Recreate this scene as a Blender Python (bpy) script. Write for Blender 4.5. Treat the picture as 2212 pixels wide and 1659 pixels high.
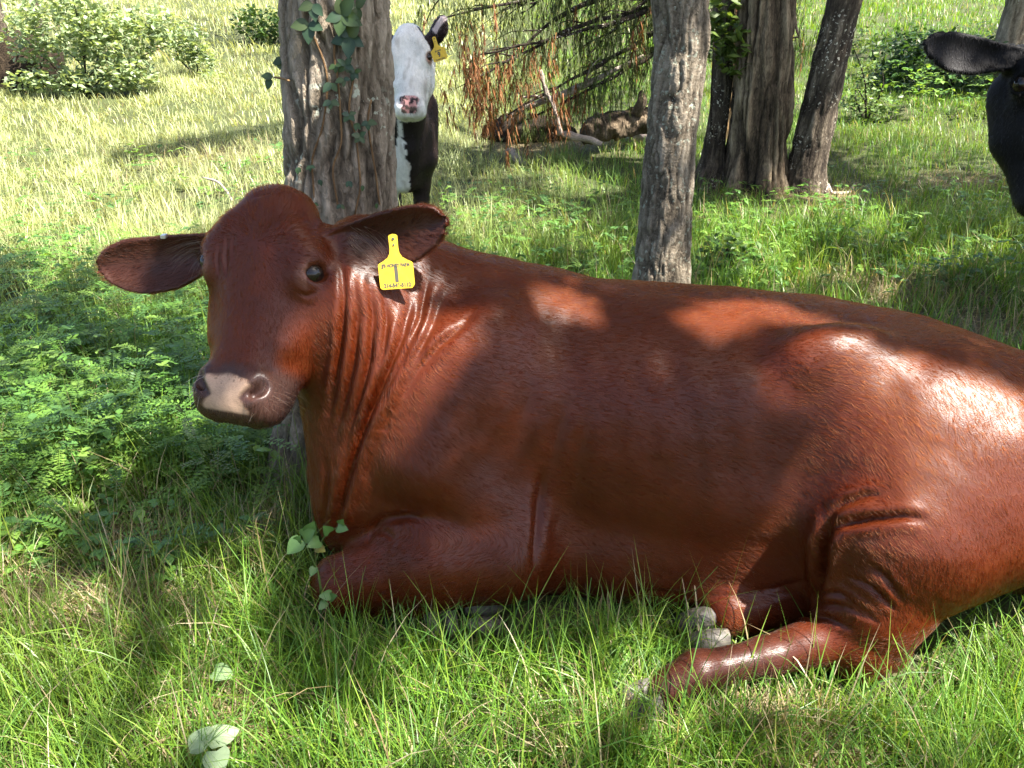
import bpy, bmesh, math, random, time
import numpy as np
from mathutils import Vector, Matrix

T0 = time.time()
sc = bpy.context.scene
for o in list(bpy.data.objects):
    bpy.data.objects.remove(o)

# ------------------------------------------------------------------ camera
CAM_H, PITCH, LENS = 1.30, math.radians(25.0), 27.2
cam_d = bpy.data.cameras.new('camera')
cam_d.lens = LENS
cam_d.sensor_width = 36.0
cam_d.clip_start = 0.05
cam_d.clip_end = 800.0
cam = bpy.data.objects.new('camera', cam_d)
sc.collection.objects.link(cam)
cam.location = (0, 0, CAM_H)
cam.rotation_euler = (math.pi / 2 - PITCH, 0, 0)
sc.camera = cam

# ------------------------------------------------------------------ sky and sun
SUN_EL, SUN_AZ = math.radians(60.0), math.radians(-30.0)      # azimuth measured from +X towards +Y
SUN = np.array([math.cos(SUN_EL) * math.cos(SUN_AZ), math.cos(SUN_EL) * math.sin(SUN_AZ), math.sin(SUN_EL)])
world = bpy.data.worlds.new('World')
sc.world = world
world.use_nodes = True
wn = world.node_tree
sky = wn.nodes.new('ShaderNodeTexSky')
sky.sky_type = 'NISHITA'
sky.sun_disc = False
sky.air_density = 0.7
sky.dust_density = 2.5
sky.ozone_density = 0.6
sky.sun_elevation = SUN_EL
sky.sun_rotation = math.pi / 2 - SUN_AZ
wn.links.new(sky.outputs[0], wn.nodes['Background'].inputs[0])
wn.nodes['Background'].inputs[1].default_value = 0.09
sun_d = bpy.data.lights.new('sun', 'SUN')
sun_d.energy = 5.0
sun_d.angle = math.radians(0.53)
sun_d.color = (1.0, 0.95, 0.87)
sun_o = bpy.data.objects.new('sun', sun_d)
sc.collection.objects.link(sun_o)
sun_o.rotation_euler = Vector(SUN).to_track_quat('Z', 'Y').to_euler()
sun_o.location = (6, 0, 12)
vs = sc.view_settings
vs.view_transform = 'Standard'
vs.look = 'None'
vs.exposure = 2.4
vs.gamma = 1.0
sc.cycles.max_bounces = 6
sc.cycles.diffuse_bounces = 4
sc.cycles.glossy_bounces = 2
sc.cycles.transmission_bounces = 4
sc.cycles.transparent_max_bounces = 8
sc.cycles.caustics_reflective = False
sc.cycles.caustics_refractive = False
sc.cycles.use_denoising = True
sc.cycles_curves.shape = 'RIBBONS'
sc.cycles_curves.subdivisions = 2

# ------------------------------------------------------------------ helpers
CP, SP = math.cos(PITCH), math.sin(PITCH)
FPX = 1671.0

def ray(u, v):
    """direction of the view through a point of the photograph (2212 px wide)"""
    a, b = (u - 1106.0) / FPX, (829.5 - v) / FPX
    return np.array([a, CP + b * SP, -SP + b * CP])

def at(u, v, Y):
    d = ray(u, v)
    return np.array([0, 0, CAM_H]) + d * (Y / d[1])

def atz(u, v, z):
    d = ray(u, v)
    return np.array([0, 0, CAM_H]) + d * ((z - CAM_H) / d[2])

def ground_z(x, y):
    x = np.asarray(x, float); y = np.asarray(y, float)
    s = np.maximum(y - 4.0, 0.0)
    z = 0.08 * s * s / (s + 1.2)
    far = np.clip((y - 3.0) / 6.0, 0, 1)
    z = z + far * (0.05 * np.sin(x * 0.9 + 1.3) * np.cos(y * 0.7) + 0.03 * np.sin(x * 2.1 + y * 1.7))
    z = z + 0.012 * np.sin(x * 5.3 + 0.4) * np.sin(y * 4.7 + 1.1)
    return z

def on_ground_many(u, v):
    u = np.asarray(u, float); v = np.asarray(v, float)
    a, b = (u - 1106.0) / FPX, (829.5 - v) / FPX
    d = np.stack([a, CP + b * SP, -SP + b * CP], 1)
    lo = np.full(len(u), .3); hi = np.full(len(u), 80.0); found = np.zeros(len(u), bool)
    for t in np.geomspace(.3, 80, 240):
        under = (CAM_H + d[:, 2] * t - ground_z(d[:, 0] * t, d[:, 1] * t) <= 0) & ~found
        hi[under] = t; found |= under
        lo[~found] = t
    for _ in range(24):
        m = .5 * (lo + hi)
        up = CAM_H + d[:, 2] * m - ground_z(d[:, 0] * m, d[:, 1] * m) > 0
        lo = np.where(up, m, lo); hi = np.where(up, hi, m)
    p = d * hi[:, None]
    p[:, 2] += CAM_H
    return p

def on_ground(u, v): return on_ground_many([u], [v])[0]

col = sc.collection

def tag(o, label=None, cat=None, group=None, kind=None):
    if label: o['label'] = label
    if cat: o['category'] = cat
    if group: o['group'] = group
    if kind: o['kind'] = kind
    return o

def empty(name, loc=(0, 0, 0), rot=(0, 0, 0)):
    o = bpy.data.objects.new(name, None)
    o.empty_display_size = 0.1
    o.location = [float(c) for c in loc]
    o.rotation_euler = rot
    col.objects.link(o)
    return o

def np_mesh(name, verts, faces, smooth=True):
    """verts (n,3); faces: list of arrays, each (m,k)"""
    me = bpy.data.meshes.new(name)
    verts = np.asarray(verts, np.float32)
    if not isinstance(faces, list): faces = [faces]
    faces = [np.asarray(f, np.int32) for f in faces if len(f)]
    me.vertices.add(len(verts))
    me.vertices.foreach_set('co', verts.ravel())
    nl = sum(f.size for f in faces); nf = sum(len(f) for f in faces)
    me.loops.add(nl); me.polygons.add(nf)
    me.loops.foreach_set('vertex_index', np.concatenate([f.ravel() for f in faces]))
    tot = np.concatenate([np.full(len(f), f.shape[1], np.int32) for f in faces])
    st = np.concatenate([[0], np.cumsum(tot)[:-1]]).astype(np.int32)
    me.polygons.foreach_set('loop_start', st)
    me.polygons.foreach_set('loop_total', tot)
    me.polygons.foreach_set('use_smooth', np.full(nf, smooth))
    me.update(calc_edges=True)
    return me

def link(name, me, mat=None, parent=None, loc=None):
    o = bpy.data.objects.new(name, me)
    col.objects.link(o)
    if mat is not None and len(me.materials) == 0: me.materials.append(mat)
    if parent is not None: o.parent = parent
    if loc is not None: o.location = [float(c) for c in loc]
    return o

def vcol(me, name, rgb):
    a = me.attributes.new(name, 'FLOAT_COLOR', 'POINT')
    rgb = np.asarray(rgb, np.float32)
    a.data.foreach_set('color', np.concatenate([rgb, np.ones((len(rgb), 1), np.float32)], 1).ravel())

def vflt(me, name, val):
    a = me.attributes.new(name, 'FLOAT', 'POINT')
    a.data.foreach_set('value', np.asarray(val, np.float32))

def vvec(me, name, val):
    a = me.attributes.new(name, 'FLOAT_VECTOR', 'POINT')
    a.data.foreach_set('vector', np.asarray(val, np.float32).ravel())

def hash3(ix, iy, iz, seed=0):
    h = (ix.astype(np.int64) * 374761393 + iy.astype(np.int64) * 668265263 + iz.astype(np.int64) * 2147483647 + seed * 974634599) & 0xFFFFFFFF
    h = ((h ^ (h >> 13)) * 1274126177) & 0xFFFFFFFF
    h = ((h ^ (h >> 16)) * 2246822519) & 0xFFFFFFFF
    return ((h ^ (h >> 15)) & 0xFFFF) / 65535.0

def vnoise(p, seed=0):
    """value noise, 0..1, p (n,3)"""
    i = np.floor(p).astype(np.int64); f = p - i
    f = f * f * (3 - 2 * f)
    r = 0
    for dx in (0, 1):
        wx = f[:, 0] if dx else 1 - f[:, 0]
        for dy in (0, 1):
            wy = f[:, 1] if dy else 1 - f[:, 1]
            for dz in (0, 1):
                wz = f[:, 2] if dz else 1 - f[:, 2]
                r = r + wx * wy * wz * hash3(i[:, 0] + dx, i[:, 1] + dy, i[:, 2] + dz, seed)
    return r

def fbm(p, oct=4, seed=0, gain=0.5):
    r, a, s = 0, 1.0, 0
    for k in range(oct):
        r = r + a * vnoise(p * (2.03 ** k), seed + k * 17)
        s += a; a *= gain
    return r / s

def sstep(a, b, x):
    t = np.clip((x - a) / (b - a), 0, 1)
    return t * t * (3 - 2 * t)

# ---- node helpers
def new_mat(name):
    m = bpy.data.materials.new(name)
    m.use_nodes = True
    nt = m.node_tree
    return m, nt, nt.nodes['Principled BSDF'], nt.nodes['Material Output']

def nd(nt, typ, **kw):
    n = nt.nodes.new(typ)
    for k, v in kw.items(): setattr(n, k, v)
    return n

def lk(nt, a, b): nt.links.new(a, b)

def setin(n, **kw):
    for k, v in kw.items(): n.inputs[k.replace('_', ' ')].default_value = v

def ramp(nt, fac, stops):
    r = nd(nt, 'ShaderNodeValToRGB')
    el = r.color_ramp.elements
    while len(el) > 1: el.remove(el[0])
    el[0].position = stops[0][0]; el[0].color = (*stops[0][1], 1)
    for p, c in stops[1:]:
        e = el.new(p); e.color = (*c, 1)
    lk(nt, fac, r.inputs[0])
    return r.outputs[0]

def mixc(nt, fac, a, b, typ='MIX'):
    m = nd(nt, 'ShaderNodeMix', data_type='RGBA', blend_type=typ)
    for s, v in ((m.inputs['Factor'], fac), (m.inputs[6], a), (m.inputs[7], b)):
        if isinstance(v, (int, float)): s.default_value = v
        elif isinstance(v, tuple): s.default_value = (*v, 1)
        else: lk(nt, v, s)
    return m.outputs[2]

def mth(nt, op, a, b=None, c=None):
    m = nd(nt, 'ShaderNodeMath', operation=op)
    for i, v in enumerate((a, b, c)):
        if v is None: continue
        if isinstance(v, (int, float)): m.inputs[i].default_value = v
        else: lk(nt, v, m.inputs[i])
    return m.outputs[0]

def noise(nt, vec, scale, detail=3, rough=0.55, dist=0.0):
    n = nd(nt, 'ShaderNodeTexNoise')
    n.inputs['Scale'].default_value = scale; n.inputs['Detail'].default_value = detail
    n.inputs['Roughness'].default_value = rough; n.inputs['Distortion'].default_value = dist
    if vec is not None: lk(nt, vec, n.inputs['Vector'])
    return n.outputs[0]

def vmul(nt, vec, s):
    m = nd(nt, 'ShaderNodeVectorMath', operation='MULTIPLY')
    lk(nt, vec, m.inputs[0]); m.inputs[1].default_value = s
    return m.outputs[0]

def bump(nt, h, strength, dist, normal=None):
    b = nd(nt, 'ShaderNodeBump')
    b.inputs['Strength'].default_value = strength; b.inputs['Distance'].default_value = dist
    lk(nt, h, b.inputs['Height'])
    if normal is not None: lk(nt, normal, b.inputs['Normal'])
    return b.outputs[0]

def attr(nt, name):
    a = nd(nt, 'ShaderNodeAttribute'); a.attribute_name = name
    return a

# ------------------------------------------------------------------ implicit modelling
class Field:
    """smooth union / subtraction of implicit shapes, evaluated on points or on a grid"""
    def __init__(self): self.ops = []

    def _add(self, fn, lo, hi, k, mode, wide=False): self.ops.append((fn, np.array(lo, float), np.array(hi, float), k, mode, wide))

    def cone(self, a, b, ra, rb, k=0.03, mode=1, flat=None):
        """round cone from a to b; flat=(axis,factor) squeezes it along a unit axis"""
        a = np.array(a, float); b = np.array(b, float)
        ax, fac = (np.array(flat[0], float), flat[1]) if flat else (None, 1)
        if ax is not None: ax = ax / np.linalg.norm(ax)
        ba = b - a; L = float(ba @ ba)
        def fn(p):
            q = p - a
            if ax is not None:
                mid = 0.5 * ba
                dd = (q - mid) @ ax
                q = q + (dd * (fac - 1))[:, None] * ax
            h = np.clip((q @ ba) / L, 0, 1)
            return np.linalg.norm(q - h[:, None] * ba, axis=1) - (ra + (rb - ra) * h)
        r = max(ra, rb)
        self._add(fn, np.minimum(a, b) - r, np.maximum(a, b) + r, k, mode)

    def ell(self, c, r, k=0.03, mode=1, R=None):
        """ellipsoid, centre c, radii r, optional rotation R (columns = axes)"""
        c = np.array(c, float); r = np.array(r, float)
        Rm = np.eye(3) if R is None else np.array(R, float)
        def fn(p):
            q = (p - c) @ Rm
            k0 = np.linalg.norm(q / r, axis=1); k1 = np.linalg.norm(q / (r * r), axis=1) + 1e-9
            return k0 * (k0 - 1) / k1
        e = np.abs(Rm) @ r
        self._add(fn, c - e, c + e, k, mode)

    def loft(self, O, R, st, k=0.03, pw=2.3, mode=1):
        """st rows: (axis coord, centre2, centre3, half2, half3); local axes = columns of R"""
        st = np.array(st, float); O = np.array(O, float); R = np.array(R, float)
        xs = np.linspace(st[0, 0], st[-1, 0], 400)
        tab = np.stack([self._pchip(st[:, 0], st[:, j], xs) for j in range(1, 5)], 1)
        def fn(p):
            q = (p - O) @ R
            x = np.clip(q[:, 0], xs[0], xs[-1])
            c2, c3, h2, h3 = [np.interp(x, xs, tab[:, j]) for j in range(4)]
            a = np.abs(q[:, 1] - c2) / h2; b = np.abs(q[:, 2] - c3) / h3
            rr = (a ** pw + b ** pw) ** (1 / pw)
            m = np.minimum(h2, h3)
            d = (rr - 1) * m * 0.9
            dl = np.maximum(q[:, 0] - xs[-1], xs[0] - q[:, 0])
            return np.minimum(np.maximum(d, dl), 0) + np.sqrt(np.maximum(d, 0) ** 2 + np.maximum(dl, 0) ** 2)
        m = st[:, 3:5].max() + np.abs(st[:, 1:3]).max()
        cs = []
        for s in st:
            for a in (-1, 1):
                for b in (-1, 1):
                    cs.append(O + R @ np.array([s[0], s[1] + a * s[3], s[2] + b * s[4]]))
        cs = np.array(cs)
        self._add(fn, cs.min(0) - 0.20, cs.max(0) + 0.20, k, mode, True)

    @staticmethod
    def _pchip(x, y, q):
        h = np.diff(x); d = np.diff(y) / h
        m = np.zeros(len(x))
        for i in range(1, len(x) - 1):
            if d[i - 1] * d[i] > 0:
                w1 = 2 * h[i] + h[i - 1]; w2 = h[i] + 2 * h[i - 1]
                m[i] = (w1 + w2) / (w1 / d[i - 1] + w2 / d[i])
        m[0], m[-1] = d[0], d[-1]
        i = np.clip(np.searchsorted(x, q) - 1, 0, len(x) - 2)
        t = (q - x[i]) / h[i]
        return ((1 + 2 * t) * (1 - t) ** 2 * y[i] + t * (1 - t) ** 2 * h[i] * m[i]
                + t * t * (3 - 2 * t) * y[i + 1] + t * t * (t - 1) * h[i] * m[i + 1])

    @staticmethod
    def _comb(d, e, k, mode):
        if mode > 0:
            h = np.clip(0.5 + 0.5 * (d - e) / k, 0, 1)
            return d + (e - d) * h - k * h * (1 - h)
        h = np.clip(0.5 - 0.5 * (d + e) / k, 0, 1)
        return d + (-e - d) * h + k * h * (1 - h)

    def __call__(self, p, far=0.4):
        p = np.asarray(p, float)
        d = np.full(len(p), far)
        for fn, lo, hi, k, mode, _ in self.ops:
            m = k + 0.05
            i = np.nonzero(np.all((p > lo - m) & (p < hi + m), axis=1))[0]
            if len(i): d[i] = self._comb(d[i], fn(p[i]), k, mode)
        return d

    def grid(self, h, pad=0.03):
        lo = np.min([o[1] + (0.19 if o[5] else 0) for o in self.ops if o[4] > 0], 0) - pad
        hi = np.max([o[2] - (0.19 if o[5] else 0) for o in self.ops if o[4] > 0], 0) + pad
        n = np.ceil((hi - lo) / h).astype(int) + 1
        V = np.full(n, 0.4, np.float32)
        ax = [lo[j] + h * np.arange(n[j]) for j in range(3)]
        for fn, l, u, k, mode, _ in self.ops:
            m = k + 0.05
            s = [slice(max(0, int((l[j] - m - lo[j]) / h)), min(n[j], int((u[j] + m - lo[j]) / h) + 2)) for j in range(3)]
            g = np.stack(np.meshgrid(*[ax[j][s[j]] for j in range(3)], indexing='ij'), -1)
            if g.size == 0: continue
            e = fn(g.reshape(-1, 3)).reshape(g.shape[:3])
            V[s[0], s[1], s[2]] = self._comb(V[s[0], s[1], s[2]], e, k, mode)
        return V, lo

    def mesh(self, h, iters=3):
        V, lo = self.grid(h)
        S = V < 0
        n = np.array(V.shape)
        cnt = np.zeros(n - 1, np.int8)
        for a in (0, 1):
            for b in (0, 1):
                for c in (0, 1):
                    cnt += S[a:n[0] - 1 + a, b:n[1] - 1 + b, c:n[2] - 1 + c]
        act = (cnt > 0) & (cnt < 8)
        idx = np.full(n - 1, -1, np.int32)
        cells = np.argwhere(act)
        idx[act] = np.arange(len(cells))
        P = np.zeros((len(cells), 3)); W = np.zeros(len(cells))
        corner = np.array([[a, b, c] for a in (0, 1) for b in (0, 1) for c in (0, 1)])
        val = np.stack([V[cells[:, 0] + c[0], cells[:, 1] + c[1], cells[:, 2] + c[2]] for c in corner], 1)
        for i in range(8):
            for j in range(i + 1, 8):
                if np.abs(corner[i] - corner[j]).sum() != 1: continue
                x = (val[:, i] < 0) != (val[:, j] < 0)
                t = val[x, i] / (val[x, i] - val[x, j])
                P[x] += corner[i] + t[:, None] * (corner[j] - corner[i]); W[x] += 1
        verts = lo + h * (cells + P / W[:, None])
        quads = []
        for ax in range(3):
            o = [1, 1, 1]; o[ax] = 0
            A = S[tuple(slice(o[j], n[j] - 1) for j in range(3))]
            sh = [slice(o[j], n[j] - 1) for j in range(3)]; sh[ax] = slice(1, n[ax])
            B = S[tuple(sh)]
            e = np.argwhere(A != B) + np.array(o)
            flip = S[e[:, 0], e[:, 1], e[:, 2]]
            b, c = (ax + 1) % 3, (ax + 2) % 3
            eb = np.zeros(3, int); eb[b] = 1; ec = np.zeros(3, int); ec[c] = 1
            q = np.stack([idx[tuple((e - eb - ec).T)], idx[tuple((e - ec).T)], idx[tuple(e.T)], idx[tuple((e - eb).T)]], 1)
            q[~flip] = q[~flip][:, ::-1]
            quads.append(q)
        quads = np.concatenate(quads)
        quads = quads[(quads >= 0).all(1)]
        for _ in range(iters):
            verts = relax(verts, quads, 0.5)
            verts = self.project(verts, h * 0.6)
        return verts, quads

    def grad(self, p, e=0.002):
        g = np.stack([self(p + e * np.eye(3)[j]) - self(p - e * np.eye(3)[j]) for j in range(3)], 1)
        return g / (np.linalg.norm(g, axis=1, keepdims=True) + 1e-9)

    def project(self, v, lim):
        d = np.clip(self(v), -lim, lim)
        return v - d[:, None] * self.grad(v)

    def hits(self, o, D, tmax=8.0):
        """march many rays from o at once; rows that miss are nan"""
        D = np.asarray(D, float); D = D / np.linalg.norm(D, axis=1, keepdims=True)
        t = np.full(len(D), 0.6); live = np.arange(len(D)); ok = np.zeros(len(D), bool)
        for _ in range(500):
            if not len(live): break
            d = self(o + D[live] * t[live, None], 0.1)
            hit = d < 0.0012
            ok[live[hit]] = True
            live = live[~hit]
            t[live] += np.maximum(d[~hit] * 0.6, 0.002)
            live = live[t[live] < tmax]
        P = o + D * t[:, None]
        P[~ok] = np.nan
        return P

def relax(v, q, f):
    s = np.zeros_like(v); c = np.zeros(len(v))
    for k in range(q.shape[1]):
        for dlt in (1, -1):
            j = q[:, (k + dlt) % q.shape[1]]
            np.add.at(s, q[:, k], v[j]) if False else None
            for ax in range(3): s[:, ax] += np.bincount(q[:, k], v[j][:, ax], len(v))
            c += np.bincount(q[:, k], None, len(v))
    return v + f * (s / np.maximum(c, 1)[:, None] - v)

def vnormals(v, q):
    n = np.cross(v[q[:, 2]] - v[q[:, 0]], v[q[:, 3]] - v[q[:, 1]])
    r = np.zeros_like(v)
    for k in range(4):
        for ax in range(3): r[:, ax] += np.bincount(q[:, k], n[:, ax], len(v))
    return r / (np.linalg.norm(r, axis=1, keepdims=True) + 1e-12)

def subdivide_quads(v, q, mask):
    """split the masked quads in four; neighbours keep matching edges as n-gons are avoided by fanning"""
    m = mask[q].any(1)
    qa, qb = q[m], q[~m]
    e = np.sort(np.stack([np.stack([qa[:, k], qa[:, (k + 1) % 4]], 1) for k in range(4)], 1).reshape(-1, 2), 1)
    key = e[:, 0].astype(np.int64) * len(v) + e[:, 1]
    uk, inv = np.unique(key, return_inverse=True)
    ea, eb = (uk // len(v)).astype(int), (uk % len(v)).astype(int)
    nv = len(v); ne = len(uk)
    mids = 0.5 * (v[ea] + v[eb])
    cen = v[qa].mean(1)
    em = inv.reshape(-1, 4) + nv
    fc = np.arange(len(qa)) + nv + ne
    new = np.concatenate([np.stack([qa[:, k], em[:, k], fc, em[:, (k - 1) % 4]], 1) for k in range(4)])
    # border quads that share a split edge become fans of triangles round their own centre
    eq = np.stack([np.sort(np.stack([qb[:, k], qb[:, (k + 1) % 4]], 1), 1) for k in range(4)], 1)
    kk = eq[..., 0].astype(np.int64) * len(v) + eq[..., 1]
    pos = np.clip(np.searchsorted(uk, kk), 0, ne - 1)
    has = uk[pos] == kk
    bord = has.any(1)
    tris = []
    allv = np.concatenate([v, mids, cen])
    extra = []
    for r in np.nonzero(bord)[0]:
        loop = []
        for k in range(4):
            loop.append(qb[r, k])
            if has[r, k]: loop.append(nv + pos[r, k])
        c = len(allv) + len(extra); extra.append(v[qb[r]].mean(0))
        for k in range(len(loop)): tris.append((loop[k], loop[(k + 1) % len(loop)], c))
    if extra: allv = np.concatenate([allv, np.array(extra)])
    return allv, np.concatenate([qb[~bord], new]), np.array(tris, int).reshape(-1, 3)

def poly_dist(p, line):
    """distance of points to a polyline, and the parameter 0..1 of the nearest place"""
    line = np.asarray(line, float)
    seg = np.linalg.norm(np.diff(line, axis=0), axis=1); cum = np.concatenate([[0], np.cumsum(seg)])
    best = np.full(len(p), 1e9); par = np.zeros(len(p))
    for i in range(len(line) - 1):
        ba = line[i + 1] - line[i]
        h = np.clip(((p - line[i]) @ ba) / (ba @ ba + 1e-12), 0, 1)
        d = np.linalg.norm(p - line[i] - h[:, None] * ba, axis=1)
        m = d < best
        best[m] = d[m]; par[m] = (cum[i] + h[m] * seg[i]) / cum[-1]
    return best, par
# ------------------------------------------------------------------ cattle: head shared by the three animals
def unit(v):
    v = np.array(v, float); return v / np.linalg.norm(v)

class Head:
    """head frame: l runs from the poll down to the muzzle, s to the animal's left, n out of the face"""
    def __init__(self, O, L, N, scale=1.0, roll=0.0):
        L = unit(L); N = unit(np.array(N, float) - L * (np.array(N, float) @ L)); S = np.cross(N, L)
        c, s = math.cos(roll), math.sin(roll)
        ax = unit(N)
        rot = lambda v: v * c + np.cross(ax, v) * s + ax * (ax @ v) * (1 - c)
        self.L, self.S, self.N = rot(L), rot(S), N
        self.O = np.array(O, float); self.k = scale
        self.R = np.stack([self.L, self.S, self.N], 1)

    def w(self, l, s, n): return self.O + self.k * (self.R @ np.array([l, s, n]))

    def loc(self, p): return ((p - self.O) @ self.R) / self.k

def head_shape(F, H, narrow=1.0):
    k = H.k; g = narrow
    st = [(-.050, 0, -.093, .016, .014), (-.046, 0, -.092, .030, .026), (-.038, 0, -.091, .046, .036), (-.026, 0, -.086, .060, .052), (.015, 0, -.080, .086, .074), (.065, 0, -.086, .111, .088),
          (.115, 0, -.096, .121, .099), (.165, 0, -.104, .117, .104), (.22, 0, -.104, .104, .102), (.28, 0, -.096, .092, .092),
          (.335, 0, -.084, .085, .080), (.375, 0, -.073, .082, .073), (.41, 0, -.066, .085, .068), (.44, 0, -.065, .082, .060),
          (.458, 0, -.066, .076, .050), (.469, 0, -.067, .064, .040), (.476, 0, -.068, .046, .026)]
    st = [(a * k, b, c * k, w * g * k, d * k) for a, b, c, w, d in st]
    F.loft(H.O, H.R, st, k=.03, pw=2.5)
    for s in (-1, 1):
        j = lambda l, ss, n: H.w(l, s * ss * g, n)
        F.cone(j(.140, .080, -.155), j(.255, .080, -.135), .066 * k, .058 * k, k=.05)          # jaw
        F.cone(j(.255, .072, -.13), j(.40, .050, -.098), .054 * k, .040 * k, k=.045)
        F.cone(j(.190, .102, -.078), j(.29, .080, -.062), .020 * k, .012 * k, k=.05)         # cheek bone
        F.ell(j(.132, .104, -.044), np.array([.048, .034, .036]) * k, k=.04, R=H.R)           # orbit
        F.cone(j(.060, .074, -.020), j(.095, .108, -.040), .018 * k, .018 * k, k=.05)         # brow
        F.ell(j(.402, .057, -.028), np.array([.036, .030, .032]) * k, k=.025, R=H.R)          # nostril wing
        F.ell(j(.434, .058, -.060), np.array([.034, .036, .040]) * k, k=.025, R=H.R)          # upper lip corner
    F.ell(H.w(.01, 0, -.040), np.array([.05, .050, .030]) * k, k=.05, R=H.R)                  # poll
    F.cone(H.w(.424, -.036, -.102), H.w(.424, .036, -.102), .029 * k, .029 * k, k=.012)         # lower lip
    F.ell(H.w(.380, 0, -.112), np.array([.05, .056, .030]) * k, k=.02, R=H.R)
    F.cone(H.w(.462, -.075 * g, -.082), H.w(.458, 0, -.078), .007 * k, .007 * k, k=.008, mode=-1)        # mouth
    F.cone(H.w(.462, .075 * g, -.082), H.w(.458, 0, -.078), .007 * k, .007 * k, k=.008, mode=-1)
    for s in (-1, 1):
        j = lambda l, ss, n: H.w(l, s * ss * g, n)
        F.cone(j(.382, .076, .000), j(.418, .047, .007), .0125 * k, .0085 * k, k=.010, mode=-1)  # nostril
        F.cone(j(.392, .080, -.008), j(.412, .060, -.012), .012 * k, .009 * k, k=.010, mode=-1)
        e = j(.140, .120, -.042)
        out = H.R @ np.array([-.05, s * .80, .6])
        F.ell(e + out * .017 * k, np.array([.020, .024, .024]) * k, k=.008, mode=-1, R=H.R)   # eye opening
        t1 = H.R @ np.array([0, -s * .6, .80]); t2 = H.R @ np.array([1.0, 0, .06])
        up = [e + k * (.0245 * (math.cos(a) * t1 + math.sin(a) * t2) + .012 * out) for a in np.radians([200, 232, 262, 292, 322, 345])]
        dn = [e + k * (.0245 * (math.cos(a) * t1 + math.sin(a) * t2) + .009 * out) for a in np.radians([15, 48, 80, 112, 145, 175])]
        for a, b in zip(up[:-1], up[1:]): F.cone(a, b, .0085 * k, .0085 * k, k=.007)
        for a, b in zip(dn[:-1], dn[1:]): F.cone(a, b, .0060 * k, .0060 * k, k=.007)

def ear_shape(F, base, tip, down, half, rnd=.0050, cup=.022, k=.02):
    """leaf-shaped cupped ear: a bent rounded plate"""
    base, tip = np.array(base, float), np.array(tip, float)
    A = unit(tip - base); D = unit(np.array(down, float) - A * (np.array(down, float) @ A)); M = np.cross(A, D)
    Ln = np.linalg.norm(tip - base)
    R = np.stack([A, D, M], 1)
    ts = np.array([0, .12, .3, .5, .68, .82, .91, .965, 1.0]); ws = np.array([.36, .50, .78, 1.0, 1.03, .88, .66, .42, .10]) * (half - .004)
    cs = np.array([0, .0, .10, .18, .16, .06, -.01, -.04, -.05]) * half
    tt = np.linspace(0, 1, 200); wt = Field._pchip(ts, ws, tt); ct = Field._pchip(ts, cs, tt)
    def fn(p):
        q = (p - base) @ R
        t = np.clip(q[:, 0] / Ln, 0, 1)
        w = np.interp(t, tt, wt); c = np.interp(t, tt, ct)
        v = (q[:, 1] - c) / w
        vc = np.clip(v, -1.1, 1.1)
        roll = np.interp(t, [0, .3, 1], [1.7, 1.0, .5])
        mid = cup * roll * (vc ** 2 - .4) + .02 * (t - .3) ** 2
        th = np.interp(t, [0, .3, 1], [.006, .0035, .002])
        dn_ = (np.abs(q[:, 2] - mid) - th) * .85
        a = np.maximum((np.abs(v) - 1) * w * .9, np.maximum(q[:, 0] - Ln, -q[:, 0]))
        return np.sqrt(np.maximum(dn_, 0) ** 2 + np.maximum(a, 0) ** 2) + np.minimum(np.maximum(dn_, a), 0) - rnd
    e = half * 1.25 + cup * 2
    F._add(fn, np.minimum(base, tip) - e, np.maximum(base, tip) + e, k, 1)
    return R, Ln

def eye_part(H, s, parent, mats, narrow=1.0):
    """dark globe set in the socket, with a brown iris ring"""
    k = H.k
    c = H.w(.140, s * .120 * narrow, -.042)
    out = H.R @ unit(np.array([-.02, s * .80, .58]))
    n1, n2 = 24, 14
    th = np.linspace(0, np.pi, n2); ph = np.linspace(0, 2 * np.pi, n1, endpoint=False)
    v = np.array([[math.cos(t), math.sin(t) * math.cos(f), math.sin(t) * math.sin(f)] for t in th for f in ph])
    bulge = 1 + .06 * sstep(.72, .95, v[:, 0])
    u1 = unit(np.cross(out, H.L)); u2 = np.cross(out, u1)
    pts = c + .0265 * k * (v * bulge[:, None]) @ np.stack([out, u1, u2])
    f = np.array([[i * n1 + j, i * n1 + (j + 1) % n1, (i + 1) * n1 + (j + 1) % n1, (i + 1) * n1 + j] for i in range(n2 - 1) for j in range(n1)])
    me = np_mesh('eye', pts, f[:, ::-1])
    r = np.degrees(np.arccos(np.clip(v[:, 0], -1, 1)))
    colr = np.where(r[:, None] < 18, [[.004, .004, .005]], np.where(r[:, None] < 44, [[.014, .008, .005]], [[.020, .012, .010]]))
    vcol(me, 'tint', colr)
    return link('eye', me, mats['eye'], parent)

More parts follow.
